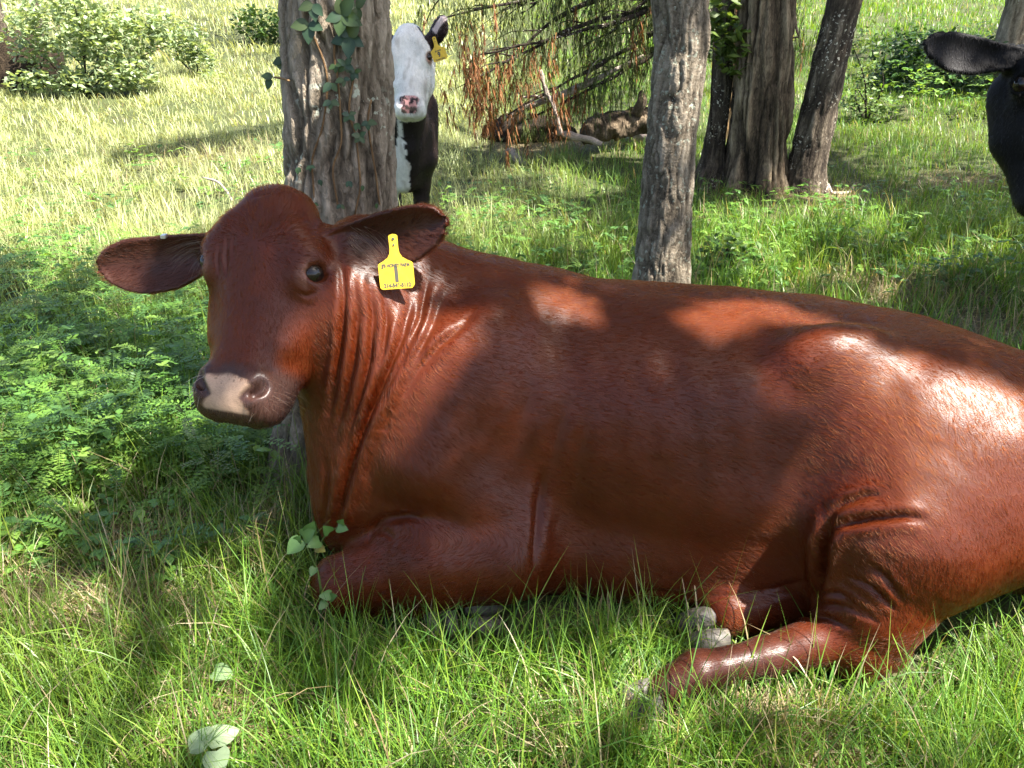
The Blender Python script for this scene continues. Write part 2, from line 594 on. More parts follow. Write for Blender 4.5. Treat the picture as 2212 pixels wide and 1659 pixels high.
# ------------------------------------------------------------------ animal materials
MAT = {}
def coat_material(name, rough=.55, sheen=.0, bump_s=.45, spec=.08, coat=.38, crough=.31):
    m, nt, bs, out = new_mat(name)
    fl = attr(nt, 'flow').outputs['Vector']
    tint = attr(nt, 'tint').outputs['Color']
    hide = attr(nt, 'hide').outputs['Fac']
    fine = noise(nt, vmul(nt, fl, (150, 480, 480)), 1.0, 3, .6)
    mid = noise(nt, vmul(nt, fl, (22, 60, 60)), 1.0, 3, .6, .3)
    big = noise(nt, fl, 7.0, 4, .6)
    v = nd(nt, 'ShaderNodeHueSaturation'); lk(nt, tint, v.inputs['Color'])
    val = mth(nt, 'ADD', mth(nt, 'MULTIPLY', fine, .7), mth(nt, 'ADD', mth(nt, 'MULTIPLY', mid, .5), mth(nt, 'MULTIPLY', big, .5)))
    lk(nt, mth(nt, 'ADD', val, .15), v.inputs['Value'])
    lk(nt, v.outputs[0], bs.inputs['Base Color'])
    h = mth(nt, 'ADD', fine, mth(nt, 'MULTIPLY', mid, .35))
    lk(nt, bump(nt, h, bump_s, .0022), bs.inputs['Normal'])
    lk(nt, bump(nt, h, bump_s * .6, .0022), bs.inputs['Coat Normal'])
    r = mth(nt, 'ADD', mth(nt, 'MULTIPLY', mid, .22), rough - .11)
    lk(nt, r, bs.inputs['Roughness'])
    setin(bs, Specular_IOR_Level=spec, Sheen_Weight=sheen, Sheen_Roughness=.45, Coat_Weight=coat, Coat_Roughness=crough)
    tr = nd(nt, 'ShaderNodeBsdfTranslucent'); tr.inputs['Color'].default_value = (.75, .10, .03, 1)   # thin skin of the ears
    mx = nd(nt, 'ShaderNodeMixShader')
    lk(nt, mth(nt, 'MULTIPLY', attr(nt, 'thin').outputs['Fac'], .07), mx.inputs[0])
    lk(nt, bs.outputs[0], mx.inputs[1]); lk(nt, tr.outputs[0], mx.inputs[2]); lk(nt, mx.outputs[0], out.inputs['Surface'])
    return m

MAT['red_coat'] = coat_material('red_coat')
MAT['black_coat'] = coat_material('black_coat', .62, .0, .5, .14, .03)

m, nt, bs, out = new_mat('eye_wet')
lk(nt, attr(nt, 'tint').outputs['Color'], bs.inputs['Base Color'])
setin(bs, Roughness=.06, Specular_IOR_Level=.4)
MAT['eye'] = m

m, nt, bs, out = new_mat('hoof_horn')
tc = nd(nt, 'ShaderNodeTexCoord').outputs['Object']
n1 = noise(nt, vmul(nt, tc, (60, 60, 160)), 1.0, 4, .6)
lk(nt, ramp(nt, n1, [(.3, (.025, .022, .020)), (.52, (.075, .068, .058)), (.75, (.17, .15, .12))]), bs.inputs['Base Color'])
lk(nt, bump(nt, n1, .5, .004), bs.inputs['Normal'])
setin(bs, Roughness=.6)
MAT['hoof'] = m

# ------------------------------------------------------------------ the red cow lying in front
RC = Field()
hl = unit((-.125, -.50, -.84))
RH = Head(at(569, 428, 1.64), hl, (-.225, -.80, .55), 1.0, math.radians(-2))
# trunk of the body
RC.loft((0, 0, 0), np.eye(3), [
    (-.50, 1.70, .235, .02, .03), (-.492, 1.70, .235, .08, .11), (-.465, 1.70, .25, .14, .19), (-.40, 1.72, .28, .20, .265), (-.20, 1.76, .345, .25, .34),
    (0.0, 1.785, .375, .275, .372), (.25, 1.775, .365, .325, .362), (.50, 1.75, .358, .355, .358), (.75, 1.715, .355, .355, .345),
    (.95, 1.68, .343, .33, .330), (1.15, 1.645, .315, .285, .303), (1.33, 1.61, .275, .22, .25), (1.46, 1.59, .25, .12, .16),
    (1.51, 1.59, .24, .05, .08)], k=.04, pw=2.25)
# neck
RC.cone((-.335, 1.745, .79), (.04, 1.79, .57), .112, .182, k=.07)
RC.cone((-.395, 1.67, .66), (-.295, 1.69, .32), .125, .205, k=.08)
RC.cone((-.36, 1.66, .73), (-.18, 1.70, .45), .13, .20, k=.08)
# shoulder, upper arm, folded foreleg
RC.ell((-.11, 1.575, .43), (.20, .085, .27), k=.10)
RC.cone((-.15, 1.57, .37), (-.01, 1.525, .215), .13, .122, k=.07)
RC.cone((-.395, 1.46, .095), (-.17, 1.49, .168), .070, .125, k=.035)
RC.cone((-.17, 1.49, .168), (-.02, 1.495, .168), .125, .122, k=.035)
RC.ell((-.41, 1.46, .085), (.055, .055, .065), k=.03)
RC.cone((-.395, 1.46, .06), (-.20, 1.445, .045), .045, .036, k=.015)
# shoulder blade, hook bone, hollow of the flank
RC.cone((-.04, 1.615, .685), (-.20, 1.50, .40), .045, .055, k=.08)
RC.ell((.69, 1.52, .655), (.11, .06, .07), k=.08)
RC.ell((.50, 1.29, .52), (.17, .11, .15), k=.12, mode=-1)
# hip, thigh, stifle, hock and the cannon lying along the ground
RC.ell((.93, 1.50, .47), (.26, .18, .20), k=.10)
RC.cone((1.16, 1.46, .42), (.86, 1.39, .32), .20, .195, k=.10)
RC.cone((.79, 1.37, .295), (.775, 1.315, .17), .160, .110, k=.06)
RC.cone((.775, 1.315, .17), (.745, 1.28, .095), .110, .080, k=.04)
RC.cone((.72, 1.28, .110), (.54, 1.245, .082), .062, .038, k=.03)
RC.cone((.54, 1.245, .082), (.39, 1.21, .070), .038, .039, k=.02)
RC.cone((.39, 1.21, .070), (.315, 1.185, .045), .046, .036, k=.02)
RC.cone((.81, 1.275, .075), (.745, 1.275, .07), .045, .062, k=.03)
# the far hind pastern coming out under the belly
RC.cone((.72, 1.43, .06), (.50, 1.395, .060), .050, .046, k=.015)
RC.cone((.30, 1.56, .13), (.74, 1.50, .14), .11, .12, k=.08)
RC.cone((.02, 1.60, .13), (.36, 1.565, .125), .13, .125, k=.08)
RC.cone((1.49, 1.60, .46), (1.555, 1.56, .20), .045, .024, k=.03)          # tail
RC.cone((1.555, 1.56, .20), (1.50, 1.42, .035), .022, .030, k=.02)
head_shape(RC, RH)
# ears
TIPR, TIPL = at(962, 480, 1.585), at(222, 582, 1.72)
e0 = RH.w(.063, .110, -.105); e1 = RH.w(.086, -.114, -.105)
earR = ear_shape(RC, e0, TIPR, (.15, -.15, -1), .055, cup=-.022)
earL = ear_shape(RC, e1, TIPL, (-.25, -.3, -1), .060)
for e, tp in ((e0, TIPR), (e1, TIPL)):
    RC.cone(e, e + unit(tp - e) * .05, .042, .030, k=.03)
t1 = time.time()
v, q = RC.mesh(.007, 1)
print('cow', len(v), time.time() - t1)
# ---- skin folds: lines drawn over the hide, pressed in with a raised roll on either side
def c2(pts): return [((650 + .4747 * x) * .8848, (880 + .4747 * y) * .8848) for x, y in pts]
def c3(pts): return [((1450 + .4747 * x) * .8848, (880 + .4747 * y) * .8848) for x, y in pts]
FOLDS = [  # (points, width, depth)
    ([(737, 560), (744, 640), (738, 740), (724, 840), (710, 905)], .010, .016),
    ([(762, 590), (772, 680), (765, 780), (745, 870), (722, 940)], .009, .014),
    ([(796, 590), (806, 680), (800, 770), (780, 860), (752, 950), (735, 1020)], .009, .014),
    ([(828, 630), (836, 690), (828, 760), (808, 830)], .008, .010),
    ([(895, 640), (872, 720), (838, 800), (806, 870), (778, 940), (750, 1030), (730, 1110), (712, 1190)], .012, .028),
    ([(925, 600), (908, 690), (876, 760), (842, 830), (806, 890)], .010, .013),
    ([(968, 610), (935, 700), (895, 780), (860, 840)], .012, .008),
    ([(1035, 655), (1000, 702), (950, 745), (905, 800), (870, 860)], .010, .010),
    ([(700, 960), (706, 1040), (700, 1120), (694, 1200)], .014, .010),
    ([(790, 1175), (803, 1146), (832, 1121), (880, 1113), (920, 1122)], .011, .016),
    ([(808, 1150), (836, 1150), (852, 1168)], .007, .007),
    ([(1172, 1010), (1166, 1080), (1160, 1160), (1150, 1245)], .013, .016),
    ([(1225, 850), (1200, 950), (1190, 1040)], .022, .007),
    ([(1275, 870), (1248, 980), (1236, 1090)], .020, .006),
    ([(1150, 800), (1130, 900), (1120, 980)], .026, .006),
    (c3([(1200, 790), (1290, 730), (1400, 690), (1480, 690)]), .010, .014),
    (c3([(1190, 900), (1260, 850), (1420, 815), (1600, 800), (1720, 820)]), .011, .018),
    (c3([(1230, 780), (1195, 860), (1175, 960), (1165, 1080), (1150, 1200), (1120, 1260)]), .015, .034),
    (c3([(1140, 1185), (1260, 1195), (1400, 1290), (1470, 1360)]), .007, .011),
    (c3([(1140, 1245), (1300, 1260), (1430, 1340)]), .007, .010),
    (c3([(1080, 1310), (1200, 1325), (1350, 1390)]), .007, .010),
    (c3([(1290, 1100), (1420, 1160), (1560, 1290)]), .008, .010),
    (c3([(1400, 1040), (1500, 1110), (1600, 1250)]), .009, .008),
    (c3([(560, 1215), (800, 1205), (1000, 1155), (1130, 1120)]), .009, .008),
    (c3([(600, 1245), (850, 1235), (1080, 1170)]), .008, .006),
    (c3([(120, 1190), (330, 1195), (560, 1215)]), .012, .006),
    ([(1500, 900), (1512, 980), (1520, 1060)], .012, .002),
    # face
    ([(476, 520), (470, 560), (474, 600)], .006, .005),
    ([(492, 505), (488, 555), (490, 600)], .006, .005),
    ([(505, 500), (502, 560)], .006, .003),
    ([(545, 425), (575, 418), (600, 410)], .006, .006),
    ([(640, 630), (662, 640), (684, 630)], .005, .004),
    ([(650, 560), (670, 552), (688, 566)], .005, .003),
    ([(520, 795), (560, 790)], .007, .003),
]
hp = RH.loc(v)
inhead = (hp[:, 0] > -.10) & (hp[:, 0] < .55) & (hp[:, 2] > -.17) & (np.abs(hp[:, 1]) < .36)
v, q4, q3 = subdivide_quads(v, q, inhead)
v = RC.project(v, .004)
hp = RH.loc(v)
EYE = np.array([0, 0, CAM_H])
qn = np.concatenate([q4, np.concatenate([q3, q3[:, 2:3]], 1)]) if len(q3) else q4
nrm = vnormals(v, qn)
disp = np.zeros(len(v))
rays, owner = [], []
for k_, (pts, wd, dp) in enumerate(FOLDS):
    for (a, b), (c, d_) in zip(pts[:-1], pts[1:]):
        for t in (0, .34, .67): rays.append(ray(a + (c - a) * t, b + (d_ - b) * t)); owner.append(k_)
    rays.append(ray(*pts[-1])); owner.append(k_)
HP = RC.hits(EYE, np.array(rays)); owner = np.array(owner)
for k_, (pts, wd, dp) in enumerate(FOLDS):
    L3 = HP[owner == k_]; L3 = L3[~np.isnan(L3[:, 0])]
    if len(L3) < 2: continue
    m = np.nonzero(np.all((v > L3.min(0) - 5 * wd) & (v < L3.max(0) + 5 * wd), axis=1))[0]
    wob = (vnoise(v[m] * 28, k_) - .5) * .8
    dd, pr = poly_dist(v[m], L3)
    fade = np.sin(np.pi * np.clip(pr, 0, 1)) ** .8
    x = dd / wd * (1 + wob * .5)
    disp[m] += .75 * fade * (1 + wob * .6) * dp * (-np.exp(-(x / .75) ** 2) + .38 * np.exp(-((x - 1.8) / 1.1) ** 2))
v = v + nrm * disp[:, None]
# faint lumps of muscle and rib under the hide
lump = (fbm(v * np.array([9, 9, 7]), 2, 5) - .5) * .010 + (fbm(v * 30, 2, 9) - .5) * .0022
lump *= np.where(hp[:, 0] < .5, np.where(inhead if len(inhead) == len(v) else (hp[:, 2] > -.17) & (np.abs(hp[:, 1]) < .3) & (hp[:, 0] > -.1) & (hp[:, 0] < .5), .25, 1), 1)
lump += .0009 * np.sin(v[:, 0] * 78 + v[:, 2] * 14) * sstep(.12, .22, v[:, 0]) * sstep(.62, .50, v[:, 0]) * sstep(.18, .32, v[:, 2]) * sstep(.70, .58, v[:, 2])
v = v + nrm * lump[:, None]

# ---- colours of the hide
def face_mask(h): return (h[:, 0] > -.09) & (h[:, 0] < .50) & (h[:, 2] > -.20) & (np.abs(h[:, 1]) < .125)
def red_tint(v, hp):
    n1 = fbm(v * 6, 3, 3)[:, None]; n2 = fbm(v * 26, 3, 4)
    c = np.array([[.058, .0104, .0019]]) * (.75 + .5 * n1)
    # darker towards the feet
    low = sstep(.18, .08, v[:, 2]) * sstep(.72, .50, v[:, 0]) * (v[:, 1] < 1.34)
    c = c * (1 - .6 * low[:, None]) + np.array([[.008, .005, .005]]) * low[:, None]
    fm = face_mask(hp)
    l, s, n = hp[:, 0], hp[:, 1], hp[:, 2]
    # dark band round the nose
    d = fm * sstep(.335, .375, l + .015 * (n2 - .5) * 2) * sstep(-.13, -.09, n)
    c = c * (1 - d[:, None]) + np.array([[.036, .017, .013]]) * d[:, None]
    # pale nose leather: wide on top, waisted between the nostrils, wide below
    wid = np.interp(l, [.373, .383, .393, .411, .422, .432, .445, .455], [.0, .058, .066, .046, .036, .050, .062, .060])
    pad = fm * sstep(.007, -.005, np.abs(s) - wid * .82 + .012 * (n2 - .5)) * sstep(.371, .384, l + .014 * (n2 - .5)) * sstep(.456, .450, l) * sstep(-.075, -.06, n)
    pc = np.array([[.31, .205, .140]]) * (.82 + .36 * fbm(v * 60, 3, 8)[:, None])
    spot = (fbm(v * 140, 2, 21) > .72) & (l < .402)
    pc = np.where(spot[:, None], pc * .4, pc)
    c = c * (1 - pad[:, None]) + pc * pad[:, None]
    # bare rims of the eyes
    for sg in (-1, 1):
        e = np.linalg.norm(hp - np.array([.140, sg * .120, -.042]), axis=1)
        r = fm * sstep(.046, .032, e)
        c = c * (1 - .75 * r[:, None]) + .75 * r[:, None] * np.array([[.17, .078, .052]])
        r2 = fm * sstep(.030, .026, e)
        c = c * (1 - .8 * r2[:, None]) + .8 * r2[:, None] * np.array([[.05, .025, .02]])
    return c, pad, d
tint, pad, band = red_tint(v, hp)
thin = np.zeros(len(v))
# the inside of the ears: darker brown on the hollow side
for (R_, Ln_), b_ in ((earR, e0), (earL, e1)):
    qe = (v - b_) @ R_
    t = qe[:, 0] / Ln_
    on = (t > .10) & (t < 1.05) & (np.abs(qe[:, 1]) < .09) & (np.abs(qe[:, 2]) < .06)
    facing = (nrm @ R_[:, 2])
    thin[on & (t > .18)] = 1
    ins = on * sstep(.0, .4, -facing * np.sign((EYE - b_) @ R_[:, 2]) * -1) * sstep(.10, .3, t)
    tint = tint * (1 - .85 * ins[:, None]) + .85 * ins[:, None] * np.array([[.026, .010, .006]])
    band = np.maximum(band, ins * .6)

def flow_dirs(v, hp, nrm):
    x, y, z = v.T
    d = np.tile([1.0, 0.0, -.38], (len(v), 1))
    def turn(d, w, to): return d * (1 - w[:, None]) + w[:, None] * np.array([to], float)
    d = turn(d, sstep(.48, .64, z), (1, 0, -.15))
    d = turn(d, sstep(.56, .92, x) * sstep(1.60, 1.42, y), (.30, -.25, -.85))
    d = turn(d, sstep(1.36, 1.27, y) * sstep(.24, .16, z), (-1, -.15, -.2))
    fw = sstep(.08, -.04, x) * sstep(1.60, 1.52, y) * sstep(.32, .22, z)
    d = turn(d, fw, (-1, -.1, -.35))
    d = turn(d, sstep(.02, -.26, x) * sstep(.24, .36, z) * (1 - fw), (.62, 0, -.78))
    fm = (hp[:, 0] > -.09) & (hp[:, 0] < .50) & (hp[:, 2] > -.19) & (np.abs(hp[:, 1]) < .13)
    rad = np.stack([hp[:, 0] - .10, hp[:, 1] * .9, 0 * hp[:, 0]], 1)
    rad[:, 0] = np.where(rad[:, 0] < 0, rad[:, 0] * .8, rad[:, 0])
    rad = rad / (np.linalg.norm(rad, axis=1, keepdims=True) + 1e-6)
    swirl = np.stack([-rad[:, 1], rad[:, 0], 0 * rad[:, 0]], 1)
    hd = (rad + .35 * swirl * sstep(.15, .03, hp[:, 0])[:, None]) @ RH.R.T
    d[fm] = hd[fm]
    for (R_, Ln_), b_ in ((earR, e0), (earL, e1)):
        qe = (v - b_) @ R_
        on = (qe[:, 0] > .03) & (qe[:, 0] < Ln_ * 1.06) & (np.abs(qe[:, 1]) < .09) & (np.abs(qe[:, 2]) < .06)
        d[on] = R_[:, 0] + .35 * R_[:, 1] * np.sign(qe[on][:, 1:2])
    d = d - nrm * (d * nrm).sum(1, keepdims=True)
    return d / (np.linalg.norm(d, axis=1, keepdims=True) + 1e-6), fm

me = np_mesh('body', v, [q4, q3])
nrm = np.empty(len(v) * 3, np.float32); me.vertices.foreach_get('normal', nrm); nrm = nrm.reshape(-1, 3).astype(float)
fd, fm = flow_dirs(v, hp, nrm)
a1 = np.array([1, 0, -.38]) / np.linalg.norm([1, 0, -.38])
fl = np.stack([v @ a1, v[:, 1], v @ np.array([.355, 0, .935])], 1)
vvec(me, 'flow', fl)
vcol(me, 'tint', tint); vflt(me, 'thin', thin)
red_cow = empty('cow', (0, 0, 0))
tag(red_cow, 'glossy red-brown cow lying in the grass, head turned to the camera', 'cow')
cow_body = link('body', me, MAT['red_coat'], red_cow)
for s in (-1, 1): eye_part(RH, s, red_cow, MAT)

def hoof_mesh(L=.085, w=.042, hgt=.055):
    """one cloven hoof: two claws with a cleft, toe towards +x"""
    bm = bmesh.new()
    for sd in (-1, 1):
        prof = [(-.5, .75, .30, 1.0), (-.25, 1.0, .05, 1.0), (.1, 1.0, .0, .86), (.35, .80, .0, .60), (.5, .42, .02, .30)]
        rings = []
        for t, ww, z0, z1 in prof:
            ring = []
            for a in np.linspace(0, 2 * np.pi, 10, endpoint=False):
                y = sd * w * .53 + math.cos(a) * w * .5 * ww
                y = y if sd * y > .0018 else sd * .0018
                z = hgt * (z0 + (z1 - z0) * (.5 + .5 * math.sin(a)))
                ring.append(bm.verts.new((t * L, y, z)))
            rings.append(ring)
        for r0, r1 in zip(rings[:-1], rings[1:]):
            for i in range(10): bm.faces.new((r0[i], r0[(i + 1) % 10], r1[(i + 1) % 10], r1[i]))
        bm.faces.new(rings[0][::-1]); bm.faces.new(rings[-1])
    bmesh.ops.recalc_face_normals(bm, faces=bm.faces)
    for f in bm.faces: f.smooth = True
    me = bpy.data.meshes.new('hoof'); bm.to_mesh(me); bm.free()
    return me
HOOF = hoof_mesh()
def hoof(parent, loc, rz=0, ry=0, rx=0, s=1.0):
    o = link('hoof', HOOF, MAT['hoof'], parent, loc)
    o.rotation_euler = (rx, ry, rz); o.scale = (s, s, s)
    return o
hoof(red_cow, (.262, 1.168, .004), math.radians(195), math.radians(8), 0, 1.0)
hoof(red_cow, (.43, 1.375, .012), math.radians(184), 0, math.radians(-20), 1.25)
hoof(red_cow, (-.065, 1.435, .006), math.radians(12), 0, math.radians(25), 1.1)
hoof(red_cow, (-.165, 1.405, .010), math.radians(-75), 0, 0, .9)

# ---- the coat: short hairs lying along the body
def scatter(me, n, rng, weight=None):
    me.calc_loop_triangles()
    nt_ = len(me.loop_triangles)
    tri = np.empty(nt_ * 3, np.int32); me.loop_triangles.foreach_get('vertices', tri); tri = tri.reshape(-1, 3)
    co = np.empty(len(me.vertices) * 3, np.float32); me.vertices.foreach_get('co', co); co = co.reshape(-1, 3).astype(float)
    ar = np.linalg.norm(np.cross(co[tri[:, 1]] - co[tri[:, 0]], co[tri[:, 2]] - co[tri[:, 0]]), axis=1)
    if weight is not None: ar = ar * weight[tri].mean(1)
    cum = np.cumsum(ar); f = np.searchsorted(cum, rng.random(n) * cum[-1])
    f = np.clip(f, 0, nt_ - 1)
    r = rng.random((n, 2)); fl_ = r.sum(1) > 1; r[fl_] = 1 - r[fl_]
    b = np.stack([1 - r.sum(1), r[:, 0], r[:, 1]], 1)
    return tri[f], b

def bary(tri, b, val): return (val[tri] * b[..., None]).sum(1) if val.ndim > 1 else (val[tri] * b).sum(1)

def hair_object(name, P, radius, tintc, mat, parent):
    """P (n,k,3) points of n hairs"""
    n, k = P.shape[:2]
    cu = bpy.data.hair_curves.new(name)
    cu.add_curves([k] * n)
    cu.attributes['position'].data.foreach_set('vector', P.astype(np.float32).ravel())
    ra = cu.attributes.get('radius') or cu.attributes.new('radius', 'FLOAT', 'POINT')
    ra.data.foreach_set('value', radius.astype(np.float32).ravel())
    ca = cu.attributes.new('tint', 'FLOAT_COLOR', 'CURVE')
    ca.data.foreach_set('color', np.concatenate([tintc, np.ones((n, 1))], 1).astype(np.float32).ravel())
    cu.materials.append(mat)
    o = bpy.data.objects.new(name, cu); col.objects.link(o); o.parent = parent
    return o

def hair_material(name, rough=.30):
    m, nt, bs, out = new_mat(name)
    h = nd(nt, 'ShaderNodeBsdfHairPrincipled')
    h.model = 'CHIANG'; h.parametrization = 'COLOR'
    lk(nt, attr(nt, 'tint').outputs['Color'], h.inputs['Color'])
    h.inputs['Roughness'].default_value = rough; h.inputs['Radial Roughness'].default_value = .5
    h.inputs['Random Roughness'].default_value = .2
    h.inputs['IOR'].default_value = 1.22
    lk(nt, h.outputs[0], out.inputs['Surface'])
    return m
MAT['red_hair'] = hair_material('red_hair')
rng = np.random.default_rng(7)
wgt = (1 - np.clip(pad * 1.5, 0, 1)) * np.where(fm, 1.5, 1.0)
e_ = np.minimum(np.linalg.norm(hp - [.140, .120, -.042], axis=1), np.linalg.norm(hp - [.140, -.120, -.042], axis=1))
wgt = wgt * sstep(.024, .036, e_)
NH = 300000
tr, b = scatter(me, NH, rng, wgt)
p0 = bary(tr, b, v); pn = bary(tr, b, nrm); pd = bary(tr, b, fd); pt = bary(tr, b, tint); ph = RH.loc(p0)
clump = np.stack([vnoise(p0 * 45, 31), vnoise(p0 * 45, 32), vnoise(p0 * 45, 33)], 1) - .5
pd = pd + clump * .5 + rng.normal(0, .13, (NH, 3))
pd -= pn * (pd * pn).sum(1, keepdims=True); pd /= np.linalg.norm(pd, axis=1, keepdims=True)
ln = .017 * (.7 + .6 * rng.random(NH))
infm = face_mask(ph)
ln = np.where(infm, ln * .62, ln)
ln = np.where(infm & (ph[:, 0] < .09), ln * 1.4, ln)
ln = np.where(p0[:, 1] < 1.3, ln * .8, ln)
lift = np.where(infm & (ph[:, 0] < .09), 0.24, .14) * (.6 + .8 * rng.random(NH))
P = np.stack([p0 - pn * .0008, p0 + (pd * .5 + pn * lift[:, None] * .42) * ln[:, None], p0 + (pd + pn * lift[:, None] * .5) * ln[:, None]], 1)
rad = np.tile([[.00026, .00021, .00005]], (NH, 1)) * (.7 + .6 * rng.random((NH, 1)))
tc_ = np.clip(pt * (.8 + .7 * rng.random((NH, 1))) * np.array([[1.35, 1.2, 1.1]]), 0, 1)
hair_object('coat_hair', P, rad, tc_, MAT['red_hair'], red_cow)
print('red cow done', time.time() - T0)
# ------------------------------------------------------------------ the two standing cattle
def standing_cow(name, pos, fwd, H, eartips, tintf, mat, h=.012, narrow=1.0, sc_=1.0, label='', crease=None):
    f3 = unit([fwd[0], fwd[1], 0]); l3 = np.array([-f3[1], f3[0], 0]); u3 = np.array([0, 0, 1.0])
    R = np.stack([f3, l3, u3], 1); pos = np.array(pos, float)
    W = lambda x, y, z: pos + sc_ * (R @ np.array([x, y * narrow, z]))
    F = Field()
    st = [(-.86, 0, .90, .04, .06), (-.83, 0, .90, .13, .17), (-.72, 0, .87, .21, .27), (-.50, 0, .83, .25, .31), (-.20, 0, .79, .28, .335),
          (.10, 0, .79, .26, .33), (.30, 0, .82, .21, .31), (.45, 0, .83, .16, .26), (.54, 0, .80, .09, .16), (.565, 0, .78, .03, .06)]
    F.loft(pos, R, [(a * sc_, b, c * sc_, w * narrow * sc_, d * sc_) for a, b, c, w, d in st], k=.04, pw=2.2)
    for s in (-1, 1):
        F.cone(W(.30, s * .15, .88), W(.40, s * .13, .62), .12 * sc_, .10 * sc_, k=.07)
        F.cone(W(.37, s * .13, .62), W(.36, s * .125, .36), .085 * sc_, .048 * sc_, k=.04)
        F.cone(W(.36, s * .125, .36), W(.36, s * .125, .12), .044 * sc_, .034 * sc_, k=.02)
        F.cone(W(.36, s * .125, .12), W(.385, s * .125, .06), .038 * sc_, .038 * sc_, k=.02)
        F.cone(W(-.62, s * .14, .86), W(-.55, s * .15, .60), .17 * sc_, .12 * sc_, k=.07)
        F.cone(W(-.55, s * .15, .60), W(-.74, s * .14, .42), .10 * sc_, .055 * sc_, k=.04)
        F.cone(W(-.74, s * .14, .42), W(-.69, s * .14, .12), .048 * sc_, .036 * sc_, k=.02)
        F.cone(W(-.69, s * .14, .12), W(-.66, s * .14, .06), .038 * sc_, .038 * sc_, k=.02)
    hb = H.w(.09, 0, -.14); ht = H.w(.22, 0, -.15)
    F.cone(W(.30, 0, .98), hb, .17 * sc_, .095 * H.k, k=.08)
    F.cone(W(.44, 0, .78), ht, .13 * sc_, .075 * H.k, k=.08)
    F.cone(W(.50, 0, .70), W(.42, 0, .50), .07 * sc_, .08 * sc_, k=.06)
    F.cone(W(-.86, 0, 1.06), W(-.93, 0, .55), .035, .022, k=.03)
    head_shape(F, H, narrow)
    ears = []
    for s, tp, dn, half in eartips:
        e = H.w(.063, s * .108 * narrow, -.10)
        ears.append((ear_shape(F, e, tp, dn, half, .0075, cup=.018), e))
        F.cone(e, e + unit(tp - e) * .04, .036 * H.k, .028 * H.k, k=.03)
    v, q = F.mesh(h, 2)
    hp = H.loc(v)
    m = (hp[:, 0] > -.1) & (hp[:, 0] < .52) & (hp[:, 2] > -.16) & (np.abs(hp[:, 1]) < .3)
    v, q4, q3 = subdivide_quads(v, q, m)
    v = F.project(v, .006)
    hp = H.loc(v); lp = ((v - pos) @ R) / sc_
    root = empty(name, pos)
    me = np_mesh('body', v - pos, [q4, q3])
    nv = np.empty(len(v) * 3, np.float32); me.vertices.foreach_get('normal', nv); nv = nv.reshape(-1, 3)
    vcol(me, 'tint', tintf(v, hp, lp, ears, nv))
    fl = np.stack([lp[:, 2], lp[:, 0], lp[:, 1]], 1)
    fl[m if len(m) == len(fl) else (hp[:, 0] > -.1) & (hp[:, 0] < .5) & (hp[:, 2] > -.2) & (np.abs(hp[:, 1]) < .15)] = 0
    fm_ = (hp[:, 0] > -.1) & (hp[:, 0] < .5) & (hp[:, 2] > -.2) & (np.abs(hp[:, 1]) < .15)
    fl = np.where(fm_[:, None], hp, np.stack([lp[:, 2], lp[:, 0], lp[:, 1]], 1))
    vvec(me, 'flow', fl); vflt(me, 'thin', np.zeros(len(v)))
    body = link('body', me, mat, root)
    for s in (-1, 1):
        e = eye_part(H, s, root, MAT, narrow)
        e.location = -pos
    for x, y in ((.40, .125), (.40, -.125), (-.645, .14), (-.645, -.14)):
        p = R @ np.array([x, y * narrow, 0]) * sc_
        gz = float(ground_z(pos[0] + p[0], pos[1] + p[1])) - pos[2]
        hoof(root, (p[0], p[1], gz), math.atan2(f3[1], f3[0]), 0, 0, 1.2 * sc_)
    tag(root, label, 'cow')
    return root, F, (v, me, nv, hp, lp)

